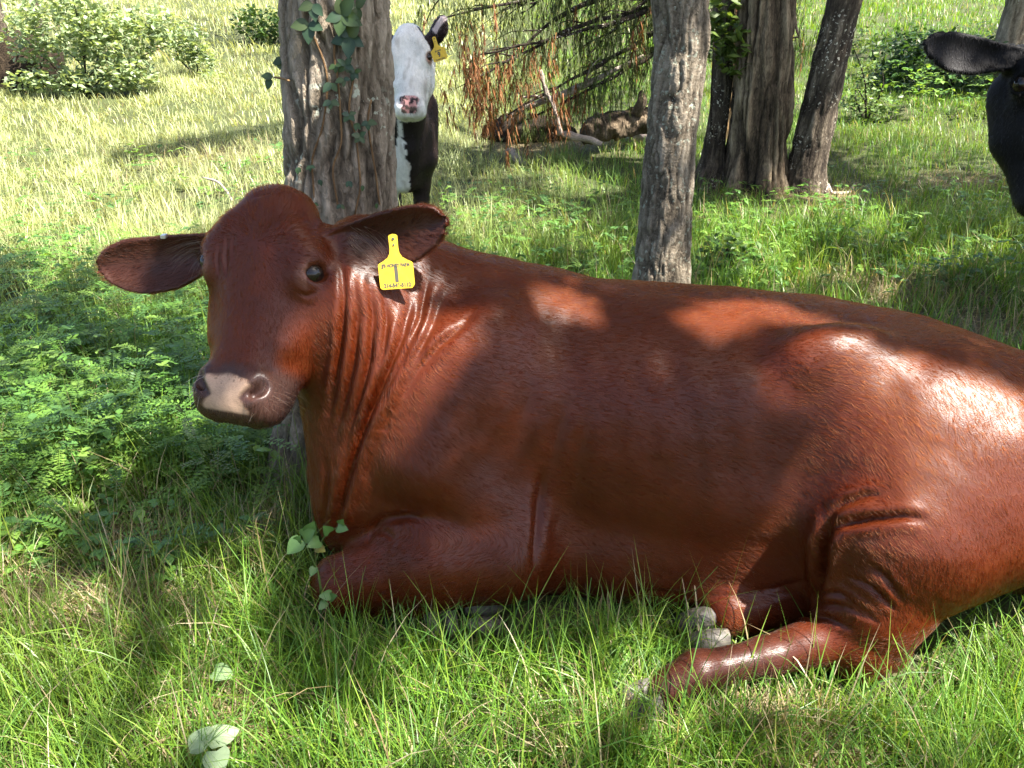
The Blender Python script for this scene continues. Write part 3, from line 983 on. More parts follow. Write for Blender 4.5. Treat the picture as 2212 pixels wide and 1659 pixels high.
def white_face_tint(v, hp, lp, ears, nv):
    n2 = fbm(v * 22, 3, 2)
    c = np.tile([.012, .0085, .008], (len(v), 1))
    brown = sstep(.35, .8, fbm(v * 3, 2, 6))
    c = c + brown[:, None] * np.array([[.012, .003, .001]])
    l, s, n = hp[:, 0], hp[:, 1], hp[:, 2]
    white = ((l > -.08) & (l < .50) & (n > -.165 + .02 * (n2 - .5)) & (np.abs(s) < .135)).astype(float)
    # pale throat and a ragged strip down the brisket
    strip = (np.abs(lp[:, 1] + .055) < .002 + .035 * np.interp(lp[:, 2], [.3, .55, .68, .78, .95], [1.5, 1.6, .9, .0, .5]) + .05 * (n2 - .5)) & (lp[:, 0] > .36) & (lp[:, 2] < 1.12)
    thr = (n <= -.15) & (n > -.24) & (l > .22) & (l < .5) & (np.abs(s) < .05)
    white = np.maximum(white, np.maximum(strip, thr))
    for (R_, Ln_), b_ in ears:
        qe = (v - b_) @ R_
        on = (qe[:, 0] > .015) & (np.abs(qe[:, 1]) < .08) & (np.abs(qe[:, 2]) < .05) & (qe[:, 0] < Ln_ * 1.1)
        white[on] = 0
        edge = on & (qe[:, 0] > .55 * Ln_) & (np.abs(qe[:, 1]) < .016)
        c[edge] = [.45, .36, .34]
    wc = np.array([[.62, .60, .55]]) * (.62 + .30 * fbm(v * 35, 3, 11)[:, None] + .38 * fbm(v * 9, 3, 12)[:, None])
    dirt = sstep(.60, .75, fbm(v * np.array([30, 30, 9]), 3, 13))[:, None]
    wc = wc * (1 - .45 * dirt) + .45 * dirt * np.array([[.22, .18, .13]])
    c = c * (1 - white[:, None]) + wc * white[:, None]
    wid = np.interp(l, [.362, .372, .385, .405, .418, .430, .445, .455], [.0, .058, .066, .052, .046, .050, .052, .045])
    pad = white * ((np.abs(s) < wid * .85) & (l > .366) & (l < .457) & (n > -.08))
    pk = np.where((fbm(v * 75, 2, 41) > .56)[:, None], [[.035, .025, .025]], [[.42, .22, .20]])
    pk = np.where(((l > .425) & (fbm(v * 60, 2, 43) > .38))[:, None], [[.09, .065, .05]], pk)
    c = c * (1 - pad[:, None]) + pk * pad[:, None]
    for sg in (-1, 1):
        e = np.linalg.norm(hp - np.array([.142, sg * .104, -.042]), axis=1)
        r = sstep(.046, .030, e)
        c = c * (1 - r[:, None]) + r[:, None] * np.array([[.22, .11, .07]])
    return c

def black_tint(v, hp, lp, ears, nv):
    c = np.tile([.0045, .0040, .0042], (len(v), 1)) * (.7 + .6 * fbm(v * 8, 3, 2)[:, None])
    return c

WH = Head(at(882, 62, 4.2), (0.01, -.42, -.90), (.03, -.90, .42), .90, 0)
g2 = float(ground_z(-.75, 5.0))
white_cow, WF, WD = standing_cow('cow', (-.72, 4.86, g2), (.30, -.95), WH,
    [(1, at(958, 38, 4.2), (.5, -.3, -1), .040), (-1, at(800, 60, 4.25), (-.3, -.3, -1), .045)],
    white_face_tint, MAT['black_coat'], .013, .80, .93, 'black cow with a white face peering round the big vine-clad trunk')
BH = Head(at(2352, 46, 2.62), (-.02, -.34, -.94), (-.08, -.94, .34), 1.24, 0)
black_cow, BF, BD = standing_cow('cow', (2.52, 3.12, 0), (-.45, -.89), BH,
    [(-1, at(1992, 98, 2.70), (-.1, -.2, -1), .054), (1, at(2570, 98, 2.55), (.1, -.2, -1), .054)],
    black_tint, MAT['black_coat'], .013, 1.0, 1.0, 'black cow standing at the right edge, one ear held out sideways')
for cow_, (cv, cme, cn, chp, clp) in ((white_cow, WD), (black_cow, BD)):
    nh = 42000
    tr, b = scatter(cme, nh, rng, np.where((chp[:, 0] > -.12) & (chp[:, 0] < .6) & (np.abs(chp[:, 1]) < .4) & (chp[:, 2] > -.3), 3.0, .6))
    co_ = cv - np.array(cow_.location); tn = np.empty(len(cv) * 4, np.float32); cme.attributes['tint'].data.foreach_get('color', tn); tn = tn.reshape(-1, 4)[:, :3].astype(float)
    p0 = bary(tr, b, co_); pn = bary(tr, b, cn.astype(float)); pt = bary(tr, b, tn)
    dd = np.array([0, 0, -1.0]) + .5 * (np.stack([vnoise(p0 * 30, 61), vnoise(p0 * 30, 62), vnoise(p0 * 30, 63)], 1) - .5) + rng.normal(0, .2, (nh, 3))
    dd -= pn * (dd * pn).sum(1, keepdims=True); dd /= np.linalg.norm(dd, axis=1, keepdims=True) + 1e-6
    ln_ = (.012 * (.6 + .8 * rng.random(nh)))[:, None]
    P_ = np.stack([p0 - pn * .001, p0 + (dd * .5 + pn * .14) * ln_, p0 + (dd + pn * .25) * ln_], 1)
    hair_object('coat_hair', P_, np.tile([[.0005, .0004, .0001]], (nh, 1)), np.clip(pt * 1.1, .003, .8), MAT['red_hair'], cow_)
print('cows', time.time() - T0)
# ------------------------------------------------------------------ ground
LITTER = []          # (x, y, rx, ry, strength): places with straw and soil instead of grass
def litter_at(u, v_, ru, rv, s=1.0):
    p = on_ground(u, v_); px_ = on_ground(u + ru, v_); py_ = on_ground(u, v_ - rv)
    LITTER.append((p[0], p[1], abs(px_[0] - p[0]), max(abs(py_[1] - p[1]), .06), s))
for a in ((120, 1290, 200, 50, .8), (330, 1165, 130, 55, .9), (250, 1345, 120, 40, .6), (575, 1180, 50, 60, .9), (1740, 415, 130, 26, 1.0), (1650, 400, 90, 25, .8), (2000, 640, 160, 40, .6),
          (2150, 720, 120, 60, .8), (1850, 625, 120, 30, .5), (1660, 1600, 110, 30, .7), (1760, 1630, 110, 35, .8), (1150, 290, 90, 25, .9), (1240, 300, 120, 20, .8),
          (470, 330, 160, 20, .3), (1300, 1600, 120, 40, .4), (2080, 395, 120, 18, .6), (480, 1560, 90, 30, .4)):
    litter_at(*a)
def litter(x, y):
    r = np.zeros(np.shape(x))
    for a, b, rx, ry, s in LITTER:
        r = np.maximum(r, s * np.exp(-(((x - a) / rx) ** 2 + ((y - b) / ry) ** 2) * 1.2))
    return r
xs = np.unique(np.concatenate([np.linspace(-70, -8, 40), np.linspace(-8, 8, 260), np.linspace(8, 70, 40)]))
ys = np.unique(np.concatenate([np.linspace(-14, 0, 30), np.linspace(0, 7, 190), np.linspace(7, 24, 130), np.linspace(24, 120, 60)]))
gx, gy = np.meshgrid(xs, ys, indexing='xy')
gz = ground_z(gx, gy) + (fbm(np.stack([gx.ravel() * 7, gy.ravel() * 7, 0 * gx.ravel()], 1), 3, 1).reshape(gx.shape) - .5) * .03
gv = np.stack([gx.ravel(), gy.ravel(), gz.ravel()], 1)
nx, ny = len(xs), len(ys)
ii = (np.arange(ny - 1)[:, None] * nx + np.arange(nx - 1)[None]).ravel()
me = np_mesh('ground', gv, np.stack([ii, ii + 1, ii + nx + 1, ii + nx], 1))
lit = litter(gv[:, 0], gv[:, 1])
vflt(me, 'litter', lit)
m, nt, bs, out = new_mat('ground_soil')
tc = nd(nt, 'ShaderNodeTexCoord').outputs['Object']
n1 = noise(nt, tc, 3.0, 5, .6); n2 = noise(nt, tc, 60.0, 4, .65); n3 = noise(nt, vmul(nt, tc, (25, 140, 60)), 1.0, 3, .6, 1.0)
soil = ramp(nt, n2, [(.3, (.022, .017, .011)), (.55, (.060, .046, .028)), (.8, (.16, .125, .075))])
straw = ramp(nt, n3, [(.3, (.05, .035, .02)), (.55, (.20, .15, .085)), (.8, (.42, .34, .21))])
green = ramp(nt, n2, [(.3, (.020, .040, .008)), (.6, (.060, .105, .022)), (.85, (.13, .17, .05))])
base = mixc(nt, mth(nt, 'MULTIPLY', n1, .9), soil, green)
base = mixc(nt, mth(nt, 'MINIMUM', mth(nt, 'MULTIPLY', attr(nt, 'litter').outputs['Fac'], 1.1), 1.0), base, straw)
lk(nt, base, bs.inputs['Base Color'])
lk(nt, bump(nt, mth(nt, 'ADD', n2, n3), .7, .02), bs.inputs['Normal'])
setin(bs, Roughness=.9, Specular_IOR_Level=.2)
tag(link('ground', me, m), kind='structure')

# ------------------------------------------------------------------ foliage materials
def leaf_material(name, trans=.45, rough=.45, spec=.35, var=.25, scale=30):
    m, nt, bs, out = new_mat(name)
    c = attr(nt, 'tint').outputs['Color']
    tcx = nd(nt, 'ShaderNodeTexCoord').outputs['Object']
    n = noise(nt, tcx, scale, 2, .5)
    hs = nd(nt, 'ShaderNodeHueSaturation'); lk(nt, c, hs.inputs['Color'])
    lk(nt, mth(nt, 'ADD', mth(nt, 'MULTIPLY', n, 2 * var), 1 - var), hs.inputs['Value'])
    lk(nt, hs.outputs[0], bs.inputs['Base Color'])
    setin(bs, Roughness=rough, Specular_IOR_Level=spec)
    tr = nd(nt, 'ShaderNodeBsdfTranslucent')
    lk(nt, mixc(nt, 1.0, hs.outputs[0], (1.35, 1.25, .55), 'MULTIPLY'), tr.inputs['Color'])
    mx = nd(nt, 'ShaderNodeMixShader'); mx.inputs[0].default_value = trans
    lk(nt, bs.outputs[0], mx.inputs[1]); lk(nt, tr.outputs[0], mx.inputs[2])
    lk(nt, mx.outputs[0], out.inputs['Surface'])
    return m
MAT['grass'] = leaf_material('grass_blade', .42, .42, .4, .2, 12)
MAT['leaf'] = leaf_material('leaf', .40, .40, .45, .2, 40)
MAT['canopy'] = leaf_material('canopy_leaf', .30, .45, .4, .2, 8)
MAT['needle'] = leaf_material('needle', .25, .6, .2, .25, 20)

# ------------------------------------------------------------------ trees
def spline(pts, n):
    pts = np.array(pts, float)
    s = np.concatenate([[0], np.cumsum(np.linalg.norm(np.diff(pts[:, :3], axis=0), axis=1))])
    q = np.linspace(0, s[-1], n)
    return np.stack([Field._pchip(s, pts[:, j], q) for j in range(pts.shape[1])], 1)

def frames(c):
    t = np.gradient(c, axis=0); t /= np.linalg.norm(t, axis=1, keepdims=True) + 1e-9
    ref = np.where(np.abs(t[:, 2:3]) > .8, [[1.0, 0, 0]], [[0, 0, 1.0]])
    a = np.cross(t, ref); a /= np.linalg.norm(a, axis=1, keepdims=True)
    return t, a, np.cross(t, a)

def tube(pts, seg=8, n=14, jit=0.0, seed=0, cap=True):
    """tapered limb; pts rows (x, y, z, r) -> verts, quads"""
    c = spline(pts, n)
    t, a, b = frames(c[:, :3])
    if len(c) > 2:
        for i in range(1, len(a)):
            if a[i] @ a[i - 1] < 0: a[i] *= -1; b[i] *= -1
    th = np.linspace(0, 2 * np.pi, seg, endpoint=False)
    v = c[:, None, :3] + c[:, None, 3:4] * (np.cos(th)[None, :, None] * a[:, None] + np.sin(th)[None, :, None] * b[:, None])
    v = v.reshape(-1, 3)
    if jit: v = v + (np.stack([vnoise(v * 22, seed + k) for k in range(3)], 1) - .5) * jit
    i = (np.arange(n - 1)[:, None] * seg + np.arange(seg)[None]).ravel()
    j = (np.arange(n - 1)[:, None] * seg + (np.arange(seg)[None] + 1) % seg).ravel()
    f = np.stack([i, j, j + seg, i + seg], 1)
    if cap:
        v = np.concatenate([v, c[[0, -1], :3]])
        k0, k1 = len(v) - 2, len(v) - 1
        r = np.arange(seg)
        f = np.concatenate([f, np.stack([(r + 1) % seg, r, np.full(seg, k0), np.full(seg, k0)], 1), np.stack([(n - 1) * seg + r, (n - 1) * seg + (r + 1) % seg, np.full(seg, k1), np.full(seg, k1)], 1)])
    return v, f

def fix_tri(f):
    """quads with a doubled last corner become triangles"""
    f = np.asarray(f)
    d = f[:, 2] == f[:, 3]
    return [f[~d], f[d][:, :3]]

class Soup:
    """collects pieces of one mesh"""
    def __init__(self): self.v, self.q, self.t, self.c, self.n = [], [], [], [], 0
    def add(self, v, faces, tint=None):
        for f in (faces if isinstance(faces, list) else [faces]):
            f = np.asarray(f)
            if not len(f): continue
            (self.q if f.shape[1] == 4 else self.t).append(f + self.n)
        self.v.append(np.asarray(v, np.float32)); self.n += len(v)
        if tint is not None: self.c.append(np.broadcast_to(np.asarray(tint, np.float32), (len(v), 3)))
    def build(self, name, mat, parent=None, smooth=True, loc=None):
        fs = []
        if self.q: fs.append(np.concatenate(self.q))
        if self.t: fs.append(np.concatenate(self.t))
        vv = np.concatenate(self.v)
        if loc is not None: vv = vv - np.asarray(loc, np.float32)
        me = np_mesh(name, vv, fs, smooth)
        if self.c: vcol(me, 'tint', np.concatenate(self.c))
        return link(name, me, mat, parent)

def bark_material(name, stops, lichen=0.0, lichen_col=(.36, .40, .34), bump_s=.8, fz=6, gain=1.0):
    m, nt, bs, out = new_mat(name)
    tcx = nd(nt, 'ShaderNodeTexCoord').outputs['Object']
    n1 = noise(nt, vmul(nt, tcx, (70, 70, fz * 5)), 1.0, 5, .65, .9)
    n2 = noise(nt, tcx, 4.0, 3, .6)
    n3 = noise(nt, vmul(nt, tcx, (150, 150, 50)), 1.0, 4, .7)
    ht = attr(nt, 'ridge').outputs['Fac']
    f = mth(nt, 'ADD', mth(nt, 'MULTIPLY', n1, .55), mth(nt, 'ADD', mth(nt, 'MULTIPLY', mth(nt, 'SUBTRACT', ht, .05), .45), mth(nt, 'MULTIPLY', mth(nt, 'SUBTRACT', n2, .5), .5)))
    c = ramp(nt, f, stops)
    if lichen:
        a = noise(nt, tcx, 55.0, 3, .5); b = noise(nt, tcx, 5.0, 2, .5)
        k = mth(nt, 'MULTIPLY', ramp(nt, a, [(.60, (0, 0, 0)), (.64, (1, 1, 1))]), ramp(nt, b, [(.62 - lichen * .2, (0, 0, 0)), (.74 - lichen * .2, (1, 1, 1))]))
        c = mixc(nt, mth(nt, 'MULTIPLY', k, .8), c, lichen_col)
    c = mixc(nt, 1.0, c, tuple(gain * k_ for k_ in (1.45, 1.40, 1.30)), 'MULTIPLY')
    lk(nt, c, bs.inputs['Base Color'])
    lk(nt, bump(nt, mth(nt, 'ADD', n1, mth(nt, 'MULTIPLY', n3, .6)), bump_s, .022), bs.inputs['Normal'])
    setin(bs, Roughness=.88, Specular_IOR_Level=.2)
    return m
MAT['bark_grey'] = bark_material('bark_grey', [(.25, (.030, .024, .018)), (.42, (.100, .082, .062)), (.60, (.20, .170, .135)), (.85, (.34, .30, .25))], .25)
MAT['bark_lichen'] = bark_material('bark_lichen', [(.25, (.040, .032, .025)), (.42, (.13, .108, .082)), (.6, (.25, .215, .17)), (.85, (.42, .38, .32))], .85, fz=14, gain=.72)
MAT['bark_deep'] = bark_material('bark_deep', [(.28, (.012, .009, .006)), (.46, (.055, .041, .028)), (.62, (.15, .118, .082)), (.85, (.30, .25, .18))], 0, fz=4, gain=1.15)
MAT['bark_dark'] = bark_material('bark_dark', [(.3, (.012, .009, .007)), (.5, (.035, .028, .021)), (.68, (.09, .075, .058)), (.85, (.26, .23, .19))], .7, (.30, .29, .25), gain=1.5)
MAT['bark_tan'] = bark_material('bark_tan', [(.25, (.10, .06, .03)), (.5, (.28, .18, .09)), (.8, (.50, .36, .20))], 0, fz=3)
MAT['dead_wood'] = bark_material('dead_wood', [(.25, (.09, .075, .065)), (.5, (.24, .205, .18)), (.8, (.46, .42, .37))], 0, fz=20)

def trunk_mesh(path, zfine, fx, fz, depth, seed, dz=.009, seg=None, flare=.0, wavy=.012):
    """path rows (x, y, z, r) from the ground up"""
    path = np.array(path, float)
    H = path[-1, 2] - path[0, 2]
    nz = int((zfine - path[0, 2]) / dz)
    z = np.concatenate([path[0, 2] + dz * np.arange(nz), np.linspace(zfine, path[-1, 2], max(6, int((path[-1, 2] - zfine) / .12)))])
    c = np.stack([Field._pchip(path[:, 2], path[:, j], z) for j in (0, 1)] + [z], 1)
    r = Field._pchip(path[:, 2], path[:, 3], z)
    seg = seg or int(2 * np.pi * path[:3, 3].mean() / (dz * .8))
    th = np.linspace(0, 2 * np.pi, seg, endpoint=False)
    TH, Z = np.meshgrid(th, z); Rr = np.repeat(r[:, None], seg, 1)
    hz = Z - path[0, 2]
    p = np.stack([np.cos(TH) * Rr * fx, np.sin(TH) * Rr * fx, Z * fz], -1).reshape(-1, 3)
    warp = (np.stack([vnoise(p * .6 + 5, seed + 50 + k) for k in range(3)], 1) - .5) * np.array([1.6, 1.6, .6])
    lng = np.array([1, 1, .42])
    a = vnoise((p + warp * 1.3) * lng, seed); a2 = vnoise((p + warp) * lng * np.array([1.7, 1.7, 1.5]) + 11, seed + 2)
    b = vnoise(p * np.array([2.0, 2.0, 1.7]) + warp, seed + 3); c2_ = fbm(p * np.array([4.5, 4.5, 2.2]) + warp, 3, seed + 7, .6)
    rid = sstep(.0, .24, np.abs(a - .5)) * (.55 + .45 * sstep(.0, .20, np.abs(a2 - .5)))
    rid2 = sstep(.0, .16, np.abs(b - .5))
    hgt = (.52 * rid + .16 * rid2 + .32 * c2_).reshape(TH.shape)
    lumps = (fbm(np.stack([np.cos(TH) * 1.3, np.sin(TH) * 1.3, Z * 1.6], -1).reshape(-1, 3), 3, seed + 90).reshape(TH.shape) - .5) * 2 * wavy
    roots = flare * np.exp(-hz / .13) * (.55 + .45 * np.cos(TH * 4 + seed) + .3 * np.cos(TH * 7 + 2 * seed))
    R2 = Rr + depth * (hgt - .6) + lumps + roots
    v = np.stack([c[:, 0:1] + R2 * np.cos(TH), c[:, 1:2] + R2 * np.sin(TH), Z], -1).reshape(-1, 3)
    n = len(z)
    i = (np.arange(n - 1)[:, None] * seg + np.arange(seg)[None]).ravel(); j = (np.arange(n - 1)[:, None] * seg + (np.arange(seg)[None] + 1) % seg).ravel()
    return v, np.stack([i, j, j + seg, i + seg], 1), hgt.ravel()

def tree(path, mat, label, zfine=1.7, fx=26, fz=6, depth=.014, seed=1, flare=.05, cat='tree', name='tree', wavy=.012, dz=.009, seg=None):
    base = np.array(path[0][:3], float)
    root = empty(name, base)
    v, f, h = trunk_mesh(path, zfine, fx, fz, depth, seed, dz=dz, flare=flare, wavy=wavy, seg=seg)
    me = np_mesh('trunk', v - base, f); vflt(me, 'ridge', h)
    link('trunk', me, mat, root)
    tag(root, label, cat)
    return root

def gpath(rows):
    rows = [list(r) for r in rows]
    rows[0][2] = float(ground_z(rows[0][0], rows[0][1])) - .03
    return rows
treeA = tree(gpath([(-.60, 2.16, 0, .180), (-.515, 2.155, .40, .158), (-.470, 2.15, .86, .148), (-.437, 2.15, 1.35, .134), (-.39, 2.17, 2.2, .125), (-.30, 2.25, 4.2, .095), (-.2, 2.3, 6.5, .05)]),
             MAT['bark_grey'], 'thick grey-barked tree trunk with leafy vine right behind the lying cow', 1.75, 34, 11, .026, 3, .08, dz=.0055)
treeB = tree(gpath([(.675, 3.3, 0, .150), (.661, 3.3, .26, .128), (.655, 3.3, .6, .108), (.652, 3.3, .90, .102), (.662, 3.3, 1.2, .104), (.640, 3.3, 1.42, .108), (.655, 3.3, 1.8, .095), (.9, 3.4, 4.2, .075), (1.2, 3.4, 6.2, .04)]),
             MAT['bark_lichen'], 'slim upright trunk with pale lichen spots rising behind the cow back', 1.9, 46, 17, .016, 11, .04, wavy=.010, dz=.007)
treeC = tree(gpath([(1.575, 6.3, 0, .125), (1.585, 6.3, .35, .085), (1.60, 6.3, .8, .075), (1.55, 6.3, 1.4, .072), (1.45, 6.3, 3.0, .055), (1.3, 6.3, 5.0, .03)]),
             MAT['bark_dark'], 'thin crooked dark trunk just left of the thick furrowed trunk', 1.9, 40, 8, .010, 21, .05, dz=.014)
treeD = tree(gpath([(1.93, 6.2, 0, .245), (1.915, 6.2, .3, .225), (1.885, 6.2, .85, .208), (1.83, 6.2, 1.45, .19), (1.75, 6.2, 2.6, .17), (1.7, 6.1, 5.0, .12), (1.8, 6.0, 7.2, .05)]),
             MAT['bark_deep'], 'thickest trunk with deep vertical furrows in the background', 1.9, 18, 2.4, .080, 31, .10, dz=.012)
treeE = tree(gpath([(2.285, 6.1, 0, .165), (2.27, 6.1, .3, .14), (2.30, 6.1, .8, .132), (2.345, 6.1, 1.40, .115), (2.60, 6.0, 2.6, .10), (3.0, 5.8, 4.6, .07), (3.3, 5.6, 6.2, .04)]),
             MAT['bark_dark'], 'dark leaning trunk with pale flecks, right of the furrowed trunk', 1.9, 30, 8, .020, 41, .04, dz=.012)
pR = on_ground(2160, 190)
treeR = tree(gpath([(pR[0], pR[1], 0, .22), (pR[0] - .02, pR[1], .8, .19), (pR[0], pR[1], 2.0, .17), (pR[0] + .2, pR[1], 5, .1)]),
             MAT['bark_grey'], 'distant pale trunk behind the head of the black cow', 1.8, 20, 4, .03, 51, .05, dz=.03)
pL = on_ground(6, 85)
treeL = tree(gpath([(pL[0], pL[1], 0, .17), (pL[0], pL[1], 1.0, .14), (pL[0] + .05, pL[1], 3.0, .11), (pL[0] + .1, pL[1], 5.5, .06)]),
             MAT['bark_dark'], 'dark slender trunk in the far top left corner', 1.8, 20, 5, .02, 61, .04, dz=.03)
pM = on_ground(86, 92)
treeM = tree(gpath([(pM[0], pM[1], 0, .10), (pM[0] + .02, pM[1], 1.0, .085), (pM[0] + .15, pM[1], 3.0, .06), (pM[0] + .2, pM[1], 4.6, .03)]),
             MAT['bark_dark'], 'thin dark trunk inside the bright shrub at far left', 1.8, 24, 5, .02, 62, .03, dz=.03)
print('trees', time.time() - T0)

# ------------------------------------------------------------------ unseen crowns, leaves placed to shade and to leave sun patches
e1s = unit(np.cross(SUN, [0, 1.0, 0])); e2s = np.cross(SUN, e1s)
sunq = lambda p: np.stack([np.asarray(p) @ e1s, np.asarray(p) @ e2s], -1)
GAPS = []            # gaps cut for sun patches: centre and radii on the plane across the sun's rays
SUNLIT_COW = [  # (u, v, ru, rv) places on the lying cow kept open to the sun
    (668, 730, 32, 90), (640, 800, 30, 50), (765, 640, 32, 70), (815, 650, 45, 70), (745, 760, 25, 80), (860, 700, 25, 60), (790, 760, 30, 60), (905, 800, 40, 60), (850, 880, 35, 60), (965, 740, 45, 40), (815, 945, 22, 40),
    (1010, 690, 40, 28), (1170, 650, 55, 20), (1250, 655, 60, 22), (1520, 690, 40, 30), (1600, 665, 90, 22), (1700, 690, 70, 40), (1790, 740, 60, 40), (1850, 800, 80, 50), (1950, 830, 90, 60),
    (2080, 870, 110, 70), (2190, 930, 60, 80), (1900, 900, 60, 60), (1980, 960, 70, 50), (1930, 1050, 110, 60), (2050, 1080, 130, 90), (2150, 1150, 100, 80), (1960, 1150, 90, 70),
    (2000, 1230, 100, 70), (1900, 1280, 70, 60), (1850, 1330, 80, 60), (1950, 1370, 90, 80), (1900, 1430, 60, 30), (1760, 1400, 40, 20), (2100, 1000, 90, 60), (905, 470, 40, 18)]
def add_gap(p, vecs, lo):
    c = sunq(p); e = np.abs(np.array([sunq(p + w_) - c for w_ in vecs])).max(0)
    GAPS.append((c, np.maximum(e, lo) + .035))
hitp = RC.hits(EYE, np.array([ray(a[0], a[1]) for a in SUNLIT_COW]))
for (u, v_, ru, rv), p in zip(SUNLIT_COW, hitp):
    if np.isnan(p[0]): continue
    k = np.linalg.norm(p - EYE) / FPX
    add_gap(p, [np.array([ru * k, 0, 0]), np.array([0, .45 * rv * k, .8 * rv * k])], .030)
SUNLIT_GROUND = [  # (u, v, half width, half height)
    (2050, 1490, 210, 80), (2160, 1420, 100, 60), (1830, 1480, 120, 45), (1950, 1600, 160, 45), (2150, 1600, 110, 60), (1620, 1480, 70, 30), (1380, 1440, 60, 22), (1430, 1500, 60, 22), (1700, 1530, 60, 25), (460, 1600, 80, 40), (1100, 1500, 90, 30), (900, 1480, 60, 25), (700, 1630, 240, 30), (480, 1600, 80, 30), (980, 1600, 80, 25),
    (160, 1480, 40, 12), (70, 1540, 50, 20), (430, 1290, 60, 20), (520, 1330, 60, 25), (200, 1310, 60, 14), (60, 1260, 50, 14), (1250, 1560, 50, 15), (130, 1640, 60, 20),
    (430, 970, 40, 30), (400, 1000, 40, 20), (230, 560, 60, 20), (90, 650, 40, 20), (300, 520, 80, 20),
    (1050, 470, 70, 22), (1180, 520, 90, 20), (1010, 520, 40, 20), (1300, 560, 50, 16), (1550, 560, 60, 25), (1640, 600, 60, 14), (1700, 540, 30, 20), (1900, 520, 60, 12), (2000, 580, 60, 10), (1800, 600, 60, 14), (2120, 560, 40, 12),
    (1750, 420, 90, 12), (1320, 350, 90, 40), (1270, 400, 90, 22), (1120, 350, 40, 14), (1550, 340, 40, 30), (1520, 250, 40, 30)]
for u, v_, ru, rv in SUNLIT_GROUND:
    p = on_ground(u, v_)
    add_gap(p + [0, 0, .06], [on_ground(u + ru, v_) - p, on_ground(u, v_ - rv) - p], .04)

def in_gap(qq):
    r = np.full(len(qq), 9.0)
    for c, e in GAPS: r = np.minimum(r, (((qq - c) / e) ** 2).sum(1))
    return r
crng = np.random.default_rng(21)
def shade_points(n, x0, x1, y0, y1, fn=None):
    p = np.stack([crng.uniform(x0, x1, n), crng.uniform(y0, y1, n), np.zeros(n)], 1)
    p[:, 2] = ground_z(p[:, 0], p[:, 1])
    if fn is not None: p = p[fn(p)]
    return p
patch = lambda p, thr, sd, s=.8: fbm(p * np.array([s, s, 0]) + sd, 3, 77) > thr
near = shade_points(62000, -3.4, 3.6, -1.6, 3.9)
mid_ = shade_points(11000, -1.0, 5.5, 3.9, 6.6, lambda p: patch(p, .44, 3.1, 1.3))
lef = shade_points(6000, -6, -1.0, 3.3, 5.2, lambda p: patch(p, .50, 1.7, .9) & (p[:, 1] < 4.7 + .25 * (p[:, 0] + 3)))
far_ = shade_points(42000, -3, 16, 6.6, 17, lambda p: patch(p, .50, 9.3, .45) & (p[:, 0] > -2 + .1 * p[:, 1]))
farl = shade_points(12000, -12, -3, 12.5, 19, lambda p: patch(p, .47, 5.3, .4))
over = (near[:, 0] > np.where(near[:, 1] > 1.42, -1.2, -.6)) & (near[:, 0] < 1.45) & (near[:, 1] > 1.28) & (near[:, 1] < 2.6)
front = near[:, 1] < 1.0
near = near[(crng.random(len(near)) < np.where(front, .10, np.where(near[:, 0] < -.6, .15, .20))) | over]
trk = shade_points(6000, .7, 3.0, 5.7, 7.6)
band = on_ground_many(crng.uniform(250, 620, 2200), np.zeros(2200) + 310)
uu_ = crng.uniform(240, 620, 2200); band = on_ground_many(uu_, 347 - (uu_ - 250) * .19 + crng.normal(0, 7, 2200))
topl = on_ground_many(crng.uniform(400, 640, 3000), crng.uniform(38, 105, 3000)); topr = on_ground_many(crng.uniform(1880, 2212, 4000), crng.uniform(60, 215, 4000))
tg = np.concatenate([near, mid_, lef, far_, farl, trk, band, topl, topr])
hh = crng.uniform(4.2, 8.5, len(tg))
lp_ = tg + SUN * (hh / SUN[2])[:, None]
keep = in_gap(sunq(lp_) + crng.normal(0, .012, (len(lp_), 2))) > 1.0
lp_ = lp_[keep]
def leaf_quads(P, size, rng, asp=.58, flat=.55):
    """diamond leaves with a fold along the rib"""
    n = len(P)
    d = rng.normal(size=(n, 3)); d[:, 2] *= flat; d /= np.linalg.norm(d, axis=1, keepdims=True)
    up = rng.normal(size=(n, 3)) * .5 + [0, 0, 1]
    s = np.cross(d, up); s /= np.linalg.norm(s, axis=1, keepdims=True) + 1e-9
    w = np.cross(s, d)
    sz = (size * (.7 + .6 * rng.random(n)))[:, None]
    a = P - d * sz * .5; b = P + s * sz * asp * .5 + w * sz * .06; c = P + d * sz * .5; e = P - s * sz * asp * .5 + w * sz * .06
    v = np.stack([a, b, c, e], 1).reshape(-1, 3)
    i = np.arange(n)[:, None] * 4
    return v, np.concatenate([i + [[0, 1, 2]], i + [[0, 2, 3]]])
crowns = [(treeA, np.array([-.3, 2.2])), (treeB, np.array([1.6, 2.6])), (treeD, np.array([3.2, 5.5])), (treeE, np.array([4.8, 3.4])), (treeC, np.array([1.4, 6.6])), (treeR, np.array([9.0, 9.0])), (treeL, np.array([-6.5, 13.0]))]
cen = np.array([c for _, c in crowns])
own = np.argmin(((lp_[:, None, :2] - cen[None]) ** 2).sum(-1), 1)
